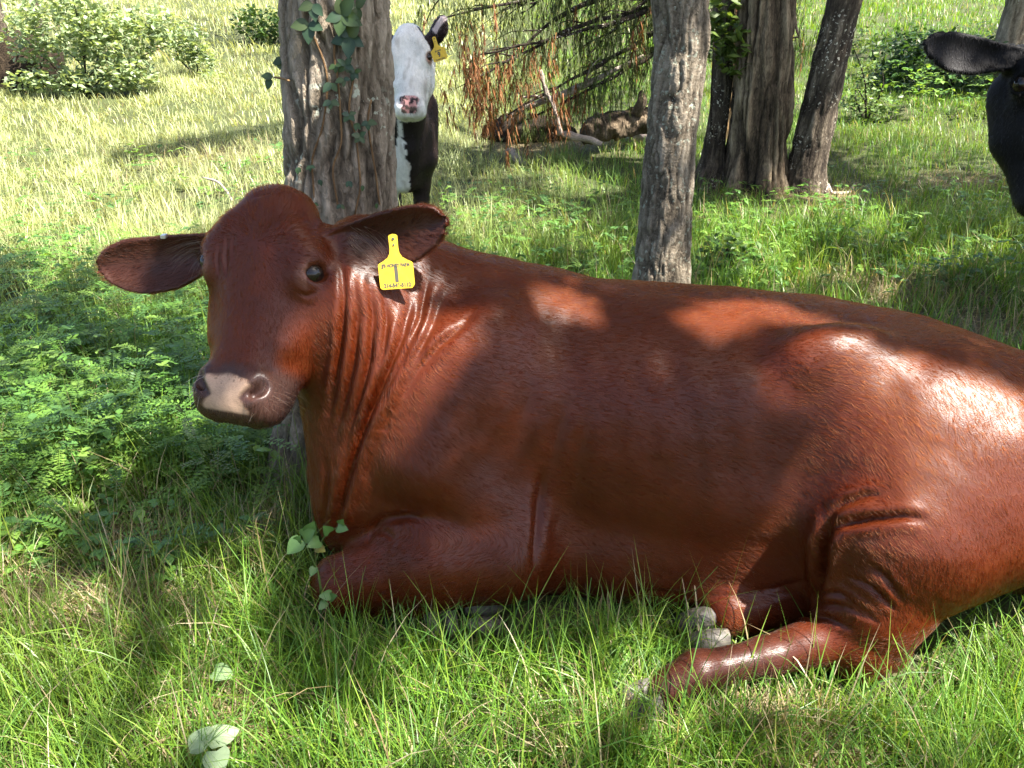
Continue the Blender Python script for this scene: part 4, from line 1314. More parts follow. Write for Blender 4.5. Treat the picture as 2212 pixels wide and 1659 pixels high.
for k, (t_, c_) in enumerate(crowns):
    P_ = lp_[own == k]
    if not len(P_): continue
    v_, f_ = leaf_quads(P_, .115, crng)
    col_ = np.array([[.055, .095, .022]]) * (.6 + .8 * crng.random((len(P_), 1))) + np.array([[.02, .015, 0]]) * crng.random((len(P_), 1))
    sp = Soup(); sp.add(v_ - np.array(t_.location), f_, np.repeat(col_, 4, 0))
    o = sp.build('shade_crown', MAT['canopy'], t_, smooth=False); o['kind'] = 'stuff'
    base = np.array(t_.location)
    for a in range(6):                                    # limbs carrying the crown
        tgt = P_[crng.integers(len(P_))]
        s0 = np.array([base[0], base[1], base[2] + (2.4 if k < 2 else 2.8) + .4 * a])
        if k == 0: s0[0] = -.36
        v1, f1 = tube([(*s0, .045), (*((s0 + tgt) / 2 + [0, 0, .5]), .03), (*tgt, .008)], 7, 12, .02, a)
        lb = Soup(); lb.add(v1 - base, fix_tri(f1)); lb.build('limb', MAT['bark_grey'], t_)
print('canopy', len(lp_), time.time() - T0)
# ------------------------------------------------------------------ grass
grng = np.random.default_rng(5)
def blades(P, hgt, wid, az, lean, bend, tint, K):
    """arching tapered blades; all arrays of length n"""
    n = len(P)
    d = np.stack([np.cos(az), np.sin(az), np.zeros(n)], 1); s = np.stack([-np.sin(az), np.cos(az), np.zeros(n)], 1)
    tw = grng.uniform(-.9, .9, n)
    vs_, cs_ = [], []
    for k in range(K + 1):
        t = k / K
        ang = lean + bend * t
        # position by integrating the bend
        m = 6
        xx = np.zeros(n); zz = np.zeros(n)
        if k:
            for j in range(m):
                a_ = lean + bend * t * (j + .5) / m
                xx += np.sin(a_) * t / m; zz += np.cos(a_) * t / m
        c = P + hgt[:, None] * (d * xx[:, None] + np.array([0, 0, 1.0]) * zz[:, None])
        w = wid * (1 - t ** 1.6) * (.75 + .5 * min(t * 3, .5))
        sd = s * np.cos(tw * t)[:, None] + (d * np.cos(ang)[:, None] - np.array([0, 0, 1.0]) * np.sin(ang)[:, None]) * np.sin(tw * t)[:, None]
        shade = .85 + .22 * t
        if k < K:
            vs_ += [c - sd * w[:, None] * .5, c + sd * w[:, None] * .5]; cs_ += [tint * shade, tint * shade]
        else:
            vs_.append(c); cs_.append(tint * shade)
    nv = 2 * K + 1
    v = np.stack(vs_, 1).reshape(-1, 3); c = np.stack(cs_, 1).reshape(-1, 3)
    b = np.arange(n)[:, None] * nv
    q = np.concatenate([b + np.array([[2 * k, 2 * k + 1, 2 * k + 3, 2 * k + 2]]) for k in range(K - 1)]) if K > 1 else np.zeros((0, 4), int)
    t = b + np.array([[2 * K - 2, 2 * K - 1, 2 * K]])
    return v, [q, t], c

GREEN = np.array([[.105, .215, .022], [.140, .255, .026], [.080, .175, .026], [.180, .270, .036], [.088, .195, .034]])
STRAW = np.array([[.36, .29, .16], [.28, .21, .11], [.42, .36, .22]])
def grass_tint(p, n, dry):
    c = GREEN[grng.integers(0, len(GREEN), n)] * (.7 + .6 * grng.random((n, 1)))
    yl = sstep(.45, .75, fbm(p * np.array([1.1, 1.1, 0]) + 4, 3, 12))[:, None]
    c = c * (1 - .45 * yl) + .45 * yl * np.array([[.15, .20, .03]])
    pale = (sstep(3.6, 6.0, p[:, 1] - .35 * p[:, 0]) * sstep(1.2, -1.0, p[:, 0]))[:, None]  # bleached left field; its sunlit glare is also put into the blade colour
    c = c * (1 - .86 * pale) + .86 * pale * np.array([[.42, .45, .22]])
    d = grng.random(n) < dry
    c[d] = STRAW[grng.integers(0, 3, d.sum())] * (.6 + .6 * grng.random((d.sum(), 1)))
    return c

def in_view(p, m=.35):
    """roughly the wedge the picture and its neighbourhood show"""
    return np.abs(p[:, 0]) < .70 * p[:, 1] * 1.25 + .55 + m

def lying(p):
    """places under the lying cow or trunks, where no grass stands"""
    q_ = p + [0, 0, .05]
    bad = RC(q_) < .012
    q2 = p + [0, 0, .13]
    bad |= RC(q2) < .004
    for x, y, r in ((-.60, 2.16, .19), (.675, 3.3, .15), (1.575, 6.3, .12), (1.93, 6.2, .25), (2.285, 6.1, .17)):
        bad |= (p[:, 0] - x) ** 2 + (p[:, 1] - y) ** 2 < r * r
    return bad

def clumped(n, x0, x1, y0, y1, spread, per):
    m = n // per
    c = np.stack([grng.uniform(x0, x1, m), grng.uniform(y0, y1, m)], 1)
    dens = fbm(np.concatenate([c * 2.2, np.zeros((m, 1))], 1), 3, 19)
    keepc = grng.random(m) < np.clip((dens - .15) * 2.4, .35, 1) * (1 - .85 * litter(c[:, 0], c[:, 1]))
    c = c[keepc]
    k = len(c)
    sz = np.repeat(.6 + .8 * grng.random(k), per); azc = np.repeat(grng.uniform(0, 2 * np.pi, k), per)
    off = grng.normal(0, spread, (k * per, 2))
    p = np.repeat(c, per, 0) + off
    out_az = np.arctan2(off[:, 1], off[:, 0])
    P = np.stack([p[:, 0], p[:, 1], ground_z(p[:, 0], p[:, 1])], 1)
    return P, sz, azc, out_az

def grass_zone(n, x0, x1, y0, y1, hgt, wid, K, spread, per, dry=.08, extra=None):
    P, sz, azc, oa = clumped(n, x0, x1, y0, y1, spread, per)
    k = in_view(P)
    if y0 < 8: k &= ~lying(P)
    P, sz, azc, oa = P[k], sz[k], azc[k], oa[k]
    n = len(P)
    az = np.where(grng.random(n) < .55, oa, azc + grng.normal(0, .8, n))
    h = hgt * sz * (.45 + .9 * grng.random(n))
    lt = litter(P[:, 0], P[:, 1])
    h *= 1 - .35 * lt
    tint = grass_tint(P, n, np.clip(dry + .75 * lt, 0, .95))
    lean = np.abs(grng.normal(.12, .22, n)); bend = np.abs(grng.normal(.75, .6, n))
    flat = grng.random(n) < .12
    lean = np.where(flat, grng.uniform(.7, 1.3, n), lean)
    if y0 < 1.5:                                   # pressed outwards where the cow lies
        dc = RC(P + [0, 0, .06]); nr = np.nonzero(dc < .11)[0]
        if len(nr):
            g_ = RC.grad(P[nr] + [0, 0, .06]); push = grng.random(len(nr)) < .7
            az[nr] = np.where(push, np.arctan2(g_[:, 1], g_[:, 0]) + grng.normal(0, .5, len(nr)), az[nr])
            lean[nr] = np.where(push, lean[nr] + .9 * (1 - dc[nr] / .11), lean[nr])
    w = wid * (.6 + .8 * grng.random(n))
    return blades(P, h, w, az, lean, bend, tint, K)

G1 = Soup()
for a in (dict(n=78000, x0=-2.2, x1=2.2, y0=.55, y1=2.3, hgt=.195, wid=.0032, K=4, spread=.035, per=14),
          dict(n=26000, x0=-2.2, x1=2.2, y0=.55, y1=2.3, hgt=.070, wid=.0045, K=3, spread=.06, per=10, dry=.30)):
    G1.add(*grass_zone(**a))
for a in (dict(n=1800, x0=.34, x1=.80, y0=1.10, y1=1.21, hgt=.13, wid=.0032, K=4, spread=.02, per=10), dict(n=3600, x0=.10, x1=.64, y0=1.00, y1=1.15, hgt=.145, wid=.0034, K=4, spread=.03, per=12), dict(n=4200, x0=-.45, x1=.35, y0=1.22, y1=1.42, hgt=.145, wid=.0032, K=4, spread=.03, per=12),
          dict(n=7000, x0=.75, x1=1.6, y0=.85, y1=1.25, hgt=.17, wid=.0032, K=4, spread=.04, per=12)):
    G1.add(*grass_zone(**a))
tag(G1.build('grass', MAT['grass']), 'tall thin green grass around the lying cow', 'grass', kind='stuff')
G2 = Soup()
for a in (dict(n=90000, x0=-4.2, x1=4.4, y0=2.3, y1=5.2, hgt=.19, wid=.0050, K=3, spread=.05, per=14),
          dict(n=80000, x0=-7.5, x1=7.5, y0=5.2, y1=8.5, hgt=.13, wid=.0060, K=2, spread=.07, per=12)):
    G2.add(*grass_zone(**a))
tag(G2.build('grass', MAT['grass']), 'grass of the middle distance between the trees', 'grass', kind='stuff')
G3 = Soup()
for a in (dict(n=120000, x0=-12.5, x1=12.5, y0=8.5, y1=14, hgt=.11, wid=.0095, K=2, spread=.10, per=12),
          dict(n=80000, x0=-26, x1=26, y0=14, y1=34, hgt=.20, wid=.026, K=2, spread=.22, per=12)):
    G3.add(*grass_zone(**a))
tag(G3.build('grass', MAT['grass']), 'far pasture grass in the sun', 'grass', kind='stuff')
# longer tufts in front of the legs
print('grass', G1.n, G2.n, G3.n, time.time() - T0)

# dry stems and fallen litter on the bare places
LS = Soup()
n = 9000
k = grng.integers(0, len(LITTER), n)
L_ = np.array(LITTER)
P = np.stack([L_[k, 0] + grng.normal(0, .7, n) * L_[k, 2], L_[k, 1] + grng.normal(0, .7, n) * L_[k, 3], np.zeros(n)], 1)
P[:, 2] = ground_z(P[:, 0], P[:, 1]) + .004 + .02 * grng.random(n)
P = P[~lying(P)]; n = len(P)
LS.add(*blades(P, .05 + .10 * grng.random(n), .003 + .003 * grng.random(n), grng.uniform(0, 6.28, n), grng.uniform(1.25, 1.6, n), grng.normal(0, .4, n),
               STRAW[grng.integers(0, 3, n)] * (.4 + .8 * grng.random((n, 1))), 2))
tag(LS.build('dry_litter', MAT['grass']), 'dry straw and dead stems on the bare patches', 'litter', kind='stuff')

# ------------------------------------------------------------------ leafy undergrowth
def leaf_shape(kind='ovate', n=6):
    """outline of a leaf along +x, length 1, as rows (x, half width)"""
    t = np.linspace(0, 1, n + 1)
    if kind == 'ovate': w = .33 * np.sin(np.pi * t ** .75) ** .9
    elif kind == 'heart': w = .44 * np.sin(np.pi * np.clip(t * .92 + .08, 0, 1) ** .62) ** .8
    elif kind == 'lance': w = .20 * np.sin(np.pi * t ** .8)
    else: w = .26 * np.sin(np.pi * t)
    w[-1] = 0
    return t, w

def leaf_piece(kind='ovate', n=6, curl=.25, fold=.18, wave=0.0):
    t, w = leaf_shape(kind, n)
    v = []
    for i in range(n + 1):
        z = -curl * t[i] ** 2 + wave * math.sin(t[i] * 9)
        v += [(t[i] - (.06 if kind == 'heart' and i == 0 else 0), w[i], z + fold * w[i]), (t[i], 0, z), (t[i] - (.06 if kind == 'heart' and i == 0 else 0), -w[i], z + fold * w[i])]
    f = []
    for i in range(n):
        a = 3 * i
        f += [(a + 1, a, a + 3, a + 4), (a + 2, a + 1, a + 4, a + 5)]
    return np.array(v), np.array(f)

def place(v, pos, d, up, s):
    d = unit(d); up = np.array(up, float); y = unit(np.cross(up, d)); z = np.cross(d, y)
    return np.asarray(pos) + s * (v @ np.stack([d, y, z]))

def sprig(sp, root, tip, pairs, ln, tint, rng, kind='oval'):
    """pinnate leaf: leaflets in pairs along a stalk"""
    root = np.array(root); tip = np.array(tip)
    ax = tip - root; L = np.linalg.norm(ax); ax = ax / L
    side = unit(np.cross(ax, [0, 0, 1.0]) + 1e-6); up = np.cross(side, ax)
    n = pairs * 2
    t = np.repeat(np.linspace(.12, 1, pairs), 2); sg = np.tile([-1, 1], pairs)
    sag = -.18 * L * t ** 2
    base = root + ax * (t * L)[:, None] + np.outer(sag, [0, 0, 1.0])
    d = ax * .45 + side * sg[:, None] * .9 + up * rng.normal(.05, .15, (n, 1))
    d /= np.linalg.norm(d, axis=1, keepdims=True)
    w = np.cross(d, up + .0 * d); w /= np.linalg.norm(w, axis=1, keepdims=True)
    l = ln * (1 - .45 * np.abs(t - .45)) * (.85 + .3 * rng.random(n))
    a = base; b = base + d * (l * .5)[:, None] + w * (l * .20)[:, None]; c = base + d * l[:, None]; e = base + d * (l * .5)[:, None] - w * (l * .20)[:, None]
    v = np.stack([a, b, c, e], 1).reshape(-1, 3)
    i = np.arange(n)[:, None] * 4
    sp.add(v, i + [[0, 1, 2, 3]], np.repeat(np.asarray(tint) * (.8 + .4 * rng.random((n, 1))), 4, 0))
    sv = np.array([root, root + side * .0025, tip + [0, 0, -.18 * L], tip + side * .001 + [0, 0, -.18 * L]])
    sp.add(sv, np.array([[0, 1, 3, 2]]), np.asarray(tint) * .8)

urng = np.random.default_rng(9)
U = Soup()
def undergrowth_zone(n, u0, u1, v0, v1, hmin, hmax, kindp=.6, size=1.0):
    PP = on_ground_many(urng.uniform(u0, u1, n), urng.uniform(v0, v1, n))
    PP = PP[~(lying(PP) | (RC(PP + [0, 0, .25]) < .03))]
    for p in PP:
        h = urng.uniform(hmin, hmax)
        base = np.array([[.085, .185, .032], [.110, .215, .034], [.072, .155, .040], [.15, .25, .045]])[urng.integers(4)]
        for _k in range(urng.integers(3, 6)):
            az = urng.uniform(0, 6.28); r = urng.uniform(.02, .09) * size
            top = p + [math.cos(az) * r, math.sin(az) * r, h * urng.uniform(.45, 1.0)]
            if urng.random() < kindp:
                d = np.array([math.cos(az), math.sin(az), urng.uniform(-.1, .5)])
                sprig(U, top, top + unit(d) * urng.uniform(.08, .15) * size, urng.integers(7, 11), .024 * size, base, urng)
            else:
                for _j in range(urng.integers(3, 6)):
                    a2 = urng.uniform(0, 6.28)
                    lv, lf = LEAF4
                    U.add(place(lv, top, (math.cos(a2), math.sin(a2), urng.uniform(-.3, .5)), (0, 0, 1), urng.uniform(.020, .042) * size), lf, base * urng.uniform(.8, 1.3))
LEAF4 = leaf_piece('ovate', 3)
undergrowth_zone(620, -40, 600, 620, 1090, .10, .30, .75)
undergrowth_zone(120, -40, 460, 540, 640, .10, .26, .4)
undergrowth_zone(60, 0, 560, 1080, 1260, .05, .14, .3)
undergrowth_zone(110, 930, 1400, 430, 640, .10, .24, .3, 1.1)
undergrowth_zone(170, 1490, 2212, 400, 660, .10, .24, .25, 1.1)
undergrowth_zone(50, 0, 620, 340, 520, .1, .26, .3, 1.2)
undergrowth_zone(90, 1900, 2212, 60, 260, .2, .6, .3, 2.2)
tag(U.build('undergrowth', MAT['leaf'], smooth=False), 'feathery and broad-leaved weeds among the grass', 'undergrowth', kind='stuff')
print('under', U.n, time.time() - T0)
# ------------------------------------------------------------------ juniper with drooping and dead branches
def near_pt(u, v_, Y): return at(u, v_, Y)
jrng = np.random.default_rng(17)
jb = np.array([2.16, 8.0, float(ground_z(2.16, 8.0)) - .03])
juniper = tree([(jb[0], jb[1], jb[2], .16), (2.14, 8.0, jb[2] + .5, .125), (2.10, 8.0, jb[2] + 1.4, .11), (2.05, 7.95, jb[2] + 2.6, .085), (2.0, 7.9, jb[2] + 4.2, .03)],
               MAT['bark_tan'], 'juniper with sunlit tan trunk and drooping, partly dead branches', 2.3, 30, 2.5, .014, 71, .05, name='juniper_tree', dz=.02)
JB = [[(1540, -40, 7.7), (1320, 50, 7.0), (1040, 120, 6.5)], [(1540, -20, 7.7), (1340, 115, 7.1), (1095, 245, 6.6)], [(1540, 25, 7.7), (1370, 140, 7.2), (1090, 285, 6.9)],
      [(1500, -90, 7.6), (1220, -20, 6.9), (950, 40, 6.3)], [(1530, -5, 7.6), (1290, 45, 7.0), (985, 190, 6.4)], [(1540, 45, 7.7), (1410, 105, 7.4), (1235, 205, 7.3)],
      [(1480, -95, 7.5), (1260, -45, 7.0), (1110, 35, 6.7)], [(1520, -60, 7.6), (1400, 0, 7.2), (1270, 120, 7.0)], [(1500, -60, 7.6), (1200, 40, 6.9), (1070, 180, 6.6)],
      [(1500, -100, 7.5), (1150, -60, 6.7), (900, -10, 6.2)], [(1580, -40, 8.0), (1700, 0, 7.8), (1730, 100, 7.6)], [(1560, -80, 8.0), (1500, -30, 7.7), (1440, 60, 7.5)]]
FO, DE = Soup(), Soup()
def hang(sp, p, ln, tint, rng, n=16, wd=.010):
    """a drooping spray: a bunch of thin needles along a hanging twig"""
    t = rng.random(n)
    drift = rng.normal(0, .22, 3) * [1, 1, 0]
    c = p + np.outer(t, np.array([0, 0, -1.0]) * ln + drift * ln)
    az = rng.uniform(0, 6.28, n)
    d = np.stack([np.cos(az) * .45, np.sin(az) * .45, -np.ones(n)], 1); d /= np.linalg.norm(d, axis=1, keepdims=True)
    s = np.stack([-np.sin(az), np.cos(az), np.zeros(n)], 1)
    l = ln * (.25 + .25 * rng.random(n))
    v = np.stack([c - s * wd * .5, c + s * wd * .5, c + d * l[:, None]], 1).reshape(-1, 3)
    sp.add(v - jb, np.arange(3 * n).reshape(-1, 3), np.repeat(np.asarray(tint) * (.7 + .6 * rng.random((n, 1))), 3, 0))
for k, br in enumerate(JB):
    pts = [(*near_pt(*p), r) for p, r in zip(br, (.030, .018, .005))]
    v_, f_ = tube(pts, 7, 16, .03, k)
    sp = Soup(); sp.add(v_ - jb, fix_tri(f_)); sp.build('branch', MAT['bark_dark'], juniper)
    c = spline(np.array(pts), 60)
    for i in range(9, 60):
        for _ in range(2):
            p = c[i, :3] + jrng.normal(0, .10, 3) * [1, 1, .5]
            dead = (k in (4, 0, 8, 1) and i > 42 and jrng.random() < .5) or jrng.random() < .04
            if dead:
                hang(DE, p, jrng.uniform(.18, .42), (.20, .085, .032), jrng, 16, .011)
            else:
                hang(FO, p, jrng.uniform(.12, .30), (.075, .098, .028), jrng, 18, .0065)
    for j in range(5):                                   # side twigs
        i = int(jrng.integers(15, 55)); p = c[i, :3]
        e = p + [jrng.uniform(-.5, -.1), jrng.uniform(-.2, .2), jrng.uniform(-.35, -.05)]
        v_, f_ = tube([(*p, .008), (*((p + e) / 2 + [0, 0, .05]), .005), (*e, .002)], 5, 7)
        sp = Soup(); sp.add(v_ - jb, fix_tri(f_)); sp.build('twig', MAT['bark_dark'], juniper)
for u, v_, Y, n in ((1010, 90, 6.4, 12), (1040, 50, 6.5, 7), (1020, 150, 6.5, 10), (1052, 190, 6.6, 12), (1062, 225, 6.7, 12), (985, 55, 6.4, 4), (1040, 120, 6.5, 8)):
    for _ in range(n): hang(DE, near_pt(u + jrng.normal(0, 18), v_ + jrng.normal(0, 14), Y + jrng.normal(0, .1)), jrng.uniform(.14, .30), (.20, .085, .032), jrng, 14, .010)
FO.build('foliage', MAT['needle'], juniper, smooth=False)['kind'] = 'stuff'
o = DE.build('dead_foliage', MAT['needle'], juniper, smooth=False); o['kind'] = 'stuff'; o['label'] = 'rust-brown dead foliage'

# ------------------------------------------------------------------ fallen wood, stone, soil
def stick(name, rows, mat, label, cat, seg=9, n=24, jit=.02, twigs=(), seed=0):
    rows = [(*near_pt(u, v_, Y), r) for u, v_, Y, r in rows]
    base = np.array(rows[0][:3]); root = empty(name, base)
    v_, f_ = tube(rows, seg, n, jit, seed)
    me = np_mesh('stem', v_ - base, fix_tri(f_)); vflt(me, 'ridge', np.full(len(v_), .5)); link('stem', me, mat, root)
    for tw in twigs:
        tr_ = [(*near_pt(u, v2, Y), r) for u, v2, Y, r in tw]
        v_, f_ = tube(tr_, 6, 10, jit * .4, seed + 1)
        me = np_mesh('twig', v_ - base, fix_tri(f_)); vflt(me, 'ridge', np.full(len(v_), .5)); link('twig', me, mat, root)
    tag(root, label, cat)
    return root
stick('fallen_branch', [(1085, 258, 6.9, .016), (1150, 228, 6.9, .024), (1230, 198, 7.0, .028), (1300, 165, 7.1, .022), (1390, 120, 7.2, .012)], MAT['dead_wood'],
      'long pale dead branch slanting up to the slim trunk', 'branch', twigs=[[(1190, 212, 6.95, .014), (1150, 208, 6.8, .012), (1122, 212, 6.8, .010)], [(1260, 185, 7.0, .012), (1275, 150, 6.9, .007), (1300, 120, 6.9, .003)]])
stick('broken_stick', [(1167, 150, 6.75, .018), (1178, 195, 6.75, .020), (1198, 235, 6.7, .018), (1210, 290, 6.7, .022)], MAT['dead_wood'], 'upright grey broken stick crossing the pale branch', 'stick', seed=5)
lg = stick('rotten_log', [(1262, 300, 7.2, .07), (1292, 278, 7.3, .12), (1345, 268, 7.4, .12), (1412, 258, 7.5, .10)], MAT['bark_deep'], 'rotten brown log behind the pink stone', 'log', 26, 60, .06, seed=9,
           twigs=[[(1375, 245, 7.35, .05), (1388, 215, 7.3, .045), (1384, 196, 7.3, .02)], [(1300, 250, 7.1, .015), (1306, 270, 7.1, .012), (1308, 300, 7.1, .010)]])
stick('fallen_log', [(1205, 288, 6.9, .020), (1235, 294, 6.88, .034), (1262, 299, 6.85, .030), (1300, 312, 6.8, .022)], MAT['dead_wood'], 'grey fallen limb in front of the rotten log', 'log', 12, 20, .02, seed=12)
p = on_ground(1100, 345)
stick('grey_branch', [(1091, 338, p[1] + .05, .028), (1102, 327, p[1], .034), (1118, 345, p[1] - .1, .030), (1160, 374, p[1] - .3, .020)], MAT['dead_wood'], 'short bleached grey branch lying in the grass', 'branch', 10, 22, .03, seed=15,
      twigs=[[(1100, 332, p[1], .02), (1112, 330, p[1], .014), (1118, 338, p[1], .006)]])
p = on_ground(480, 440)
stick('grey_twig', [(438, 383, p[1] + .3, .007), (470, 393, p[1] + .15, .010), (487, 410, p[1] + .05, .010), (502, 434, p[1] - .1, .007)], MAT['dead_wood'], 'thin bleached twig in the grass above the cow forehead', 'twig', 7, 16, .006, seed=18)
p = on_ground(1800, 420)
stick('curved_stick', [(1788, 398, p[1], .012), (1800, 418, p[1] - .05, .014), (1830, 416, p[1], .013), (1845, 398, p[1] + .1, .008)], MAT['dead_wood'], 'curved dry stick on the leaf litter below the leaning trunk', 'stick', 7, 16, .008, seed=19)

def lumpy(name, c, r, mat, seed, amp=.25, sub=4, fq=1.6, parent=None):
    bm = bmesh.new(); bmesh.ops.create_icosphere(bm, subdivisions=sub, radius=1)
    v_ = np.array([x.co[:] for x in bm.verts])
    k = 1 + amp * (fbm(v_ * fq + 9, 4, seed) - .5) * 2
    for x, kk in zip(bm.verts, k): x.co = Vector(x.co) * kk
    for f in bm.faces: f.smooth = True
    me = bpy.data.meshes.new(name); bm.to_mesh(me); bm.free()
    o = link(name, me, mat, parent, c); o.scale = r
    return o
m, nt, bs, out = new_mat('pink_stone')
tcx = nd(nt, 'ShaderNodeTexCoord').outputs['Object']
lk(nt, ramp(nt, noise(nt, tcx, 5, 6, .6), [(.3, (.22, .16, .14)), (.55, (.40, .33, .31)), (.8, (.55, .48, .45))]), bs.inputs['Base Color'])
lk(nt, bump(nt, noise(nt, tcx, 18, 5, .6), .5, .05), bs.inputs['Normal']); setin(bs, Roughness=.85)
MAT['stone'] = m
m, nt, bs, out = new_mat('dark_earth')
tcx = nd(nt, 'ShaderNodeTexCoord').outputs['Object']
lk(nt, ramp(nt, noise(nt, tcx, 14, 6, .7), [(.3, (.012, .009, .006)), (.55, (.040, .029, .019)), (.8, (.115, .082, .052))]), bs.inputs['Base Color'])
lk(nt, bump(nt, noise(nt, tcx, 30, 5, .7), .9, .06), bs.inputs['Normal']); setin(bs, Roughness=.95, Specular_IOR_Level=.1)
MAT['earth'] = m
p = on_ground(1378, 308)
tag(lumpy('stone', p + [0, 0, .085], (.125, .12, .115), MAT['stone'], 3, .22), 'pinkish grey boulder between the rotten log and the slim trunk', 'stone')
p = on_ground(1130, 300); tag(lumpy('soil_heap', p + [.05, .15, .03], (.42, .30, .17), MAT['earth'], 5, .4, 4, 2.2), 'low dark heap of soil under the dead juniper branches', 'soil heap')
p = on_ground(35, 200); tag(lumpy('earth_mound', p + [-.1, .4, .12], (.62, .5, .62), MAT['earth'], 6, .35, 4, 1.8), 'dark earth mound at the left edge below the bright shrub', 'mound')
for u, v_, r in ((1770, 1600, .020), (1845, 1560, .014), (1735, 1625, .016)):
    p = on_ground(u, v_)
    tag(lumpy('pebble', p + [0, 0, r * .3], (r * 1.5, r, r * .6), MAT['stone'], int(u), .3, 2), {1770: 'largest pale stone in the grass below the hind leg', 1845: 'small pale stone right of the largest one in the foreground grass', 1735: 'small pale stone at the bottom edge left of the largest one'}[u], 'stone')

# ------------------------------------------------------------------ shrubs
def shrub(name, base, blobs, size, tint, label, stems=5, seed=0, asp=.6):
    rng = np.random.default_rng(seed)
    base = np.array(base, float); root = empty(name, base); L = Soup()
    for c, r, n in blobs:
        d = rng.normal(size=(n, 3)); d /= np.linalg.norm(d, axis=1, keepdims=True)
        P = np.array(c) + d * (rng.random((n, 1)) ** .45) * np.array(r)
        P = P[fbm(P * 3.2, 2, seed) > .38]
        v_, f_ = leaf_quads(P, size, rng, asp, .5)
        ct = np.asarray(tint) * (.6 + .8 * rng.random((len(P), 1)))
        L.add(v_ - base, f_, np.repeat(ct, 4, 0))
        for _ in range(stems):
            e = np.array(c) + rng.normal(size=3) * np.array(r) * .5
            tv, tf = tube([(*base, .014), (*((base + e) / 2 + rng.normal(0, .08, 3)), .010), (*e, .003)], 5, 8)
            sp = Soup(); sp.add(tv - base, fix_tri(tf)); sp.build('stem', MAT['bark_dark'], root)
    L.build('foliage', MAT['leaf'], root, smooth=False)['kind'] = 'stuff'
    tag(root, label, 'shrub')
    return root
pb = on_ground(190, 205)
pw = lambda u, v_, dy=0: at(u, v_, pb[1] + dy)
shrub('shrub', pb, [(pw(150, 40), (.75, .5, .5), 1500), (pw(90, 90, .2), (.5, .4, .4), 700), (pw(240, 90), (.5, .4, .45), 1200), (pw(270, 160, -.1), (.40, .35, .25), 700),
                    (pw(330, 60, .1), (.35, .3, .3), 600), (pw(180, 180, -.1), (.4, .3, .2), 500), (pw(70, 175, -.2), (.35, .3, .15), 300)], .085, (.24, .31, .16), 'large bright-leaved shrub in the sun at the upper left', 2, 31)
pc = on_ground(425, 165)
pw2 = lambda u, v_, dy=0: at(u, v_, pc[1] + dy)
shrub('shrub', pc, [(pw2(400, 90), (.35, .3, .3), 420), (pw2(430, 125), (.30, .3, .2), 330), (pw2(455, 170, -.3), (.25, .3, .12), 160)], .085, (.24, .31, .16), 'small pale shrub right of the large one at the upper left', 2, 32)
pd_ = on_ground(1585, 590)
pw3 = lambda u, v_, dy=0: at(u, v_, pd_[1] + dy)
shrub('weed', pd_, [(pw3(1560, 540), (.14, .12, .12), 130), (pw3(1610, 560), (.12, .12, .10), 110), (pw3(1530, 575), (.10, .1, .08), 70)], .055, (.075, .130, .030), 'bushy green weed right of the slim lichen trunk', 2, 33)['category'] = 'weed'
pe = on_ground(1870, 265)
pw4 = lambda u, v_, dy=0: at(u, v_, pe[1] + dy)
shrub('shrub', pe, [(pw4(1845, 110), (.28, .3, .35), 420), (pw4(1840, 190), (.25, .3, .25), 300), (pw4(1890, 230), (.35, .3, .2), 300)], .06, (.11, .17, .055), 'pale green shrub just right of the dark leaning trunk', 2, 34)
pf = on_ground(2060, 200)
pw5 = lambda u, v_, dy=0: at(u, v_, pf[1] + dy)
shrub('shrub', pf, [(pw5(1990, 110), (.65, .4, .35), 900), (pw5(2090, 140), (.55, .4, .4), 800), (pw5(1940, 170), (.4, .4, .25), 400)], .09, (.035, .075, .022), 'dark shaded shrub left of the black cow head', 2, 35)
pg = on_ground(545, 95)
pw6 = lambda u, v_, dy=0: at(u, v_, pg[1] + dy)
shrub('shrub', pg, [(pw6(560, 50), (.6, .5, .35), 800), (pw6(600, 80), (.4, .4, .25), 400)], .11, (.085, .15, .04), 'green shrub just left of the big trunk at the top', 2, 36)
ph_ = on_ground(1610, 395)
pw7 = lambda u, v_, dy=0: at(u, v_, pf[1] * 0 + ph_[1] + dy)
shrub('weed', ph_, [(pw7(1600, 365), (.22, .12, .10), 150), (pw7(1690, 375), (.30, .12, .08), 150)], .06, (.060, .105, .030), 'low leafy weeds at the foot of the furrowed trunk', 2, 37)['category'] = 'weed'
shr_c = on_ground(1545, 385)
shrub('creeper', shr_c + [0, -.12, 0], [(at(1560, 60, 6.15), (.16, .12, .28), 160), (at(1590, 110, 6.12), (.14, .1, .2), 80)], .085, (.10, .15, .03), 'yellow-green creeper leaves on the thin crooked trunk', 1, 38)['category'] = 'creeper'

# ------------------------------------------------------------------ single plants with leaves one can pick out
LEAFM = {}
def leaf_data(kind, tint, n=7, curl=.25, fold=.18, wave=0.0):
    key = (kind, tint, curl)
    if key not in LEAFM:
        v_, f_ = leaf_piece(kind, n, curl, fold, wave)
        me = np_mesh('leaf', v_, f_); vcol(me, 'tint', np.tile(tint, (len(v_), 1)) * np.tile([.86, 1.22, .92], len(v_) // 3)[:, None])
        me.materials.append(MAT['leaf']); LEAFM[key] = me
    return LEAFM[key]
def leaf_obj(root, me, pos, d, up, s):
    d = unit(d); up = np.array(up, float)
    if abs(d @ unit(up)) > .98: up = up + [.3, .1, 0]
    y = unit(np.cross(up, d)); z = np.cross(d, y)
    o = bpy.data.objects.new('leaf', me); col.objects.link(o); o.parent = root
    M = Matrix(((d[0], y[0], z[0]), (d[1], y[1], z[1]), (d[2], y[2], z[2]))).to_4x4()
    o.matrix_local = Matrix.Translation(Vector(np.asarray(pos) - np.array(root.location))) @ M @ Matrix.Scale(s, 4)
    return o
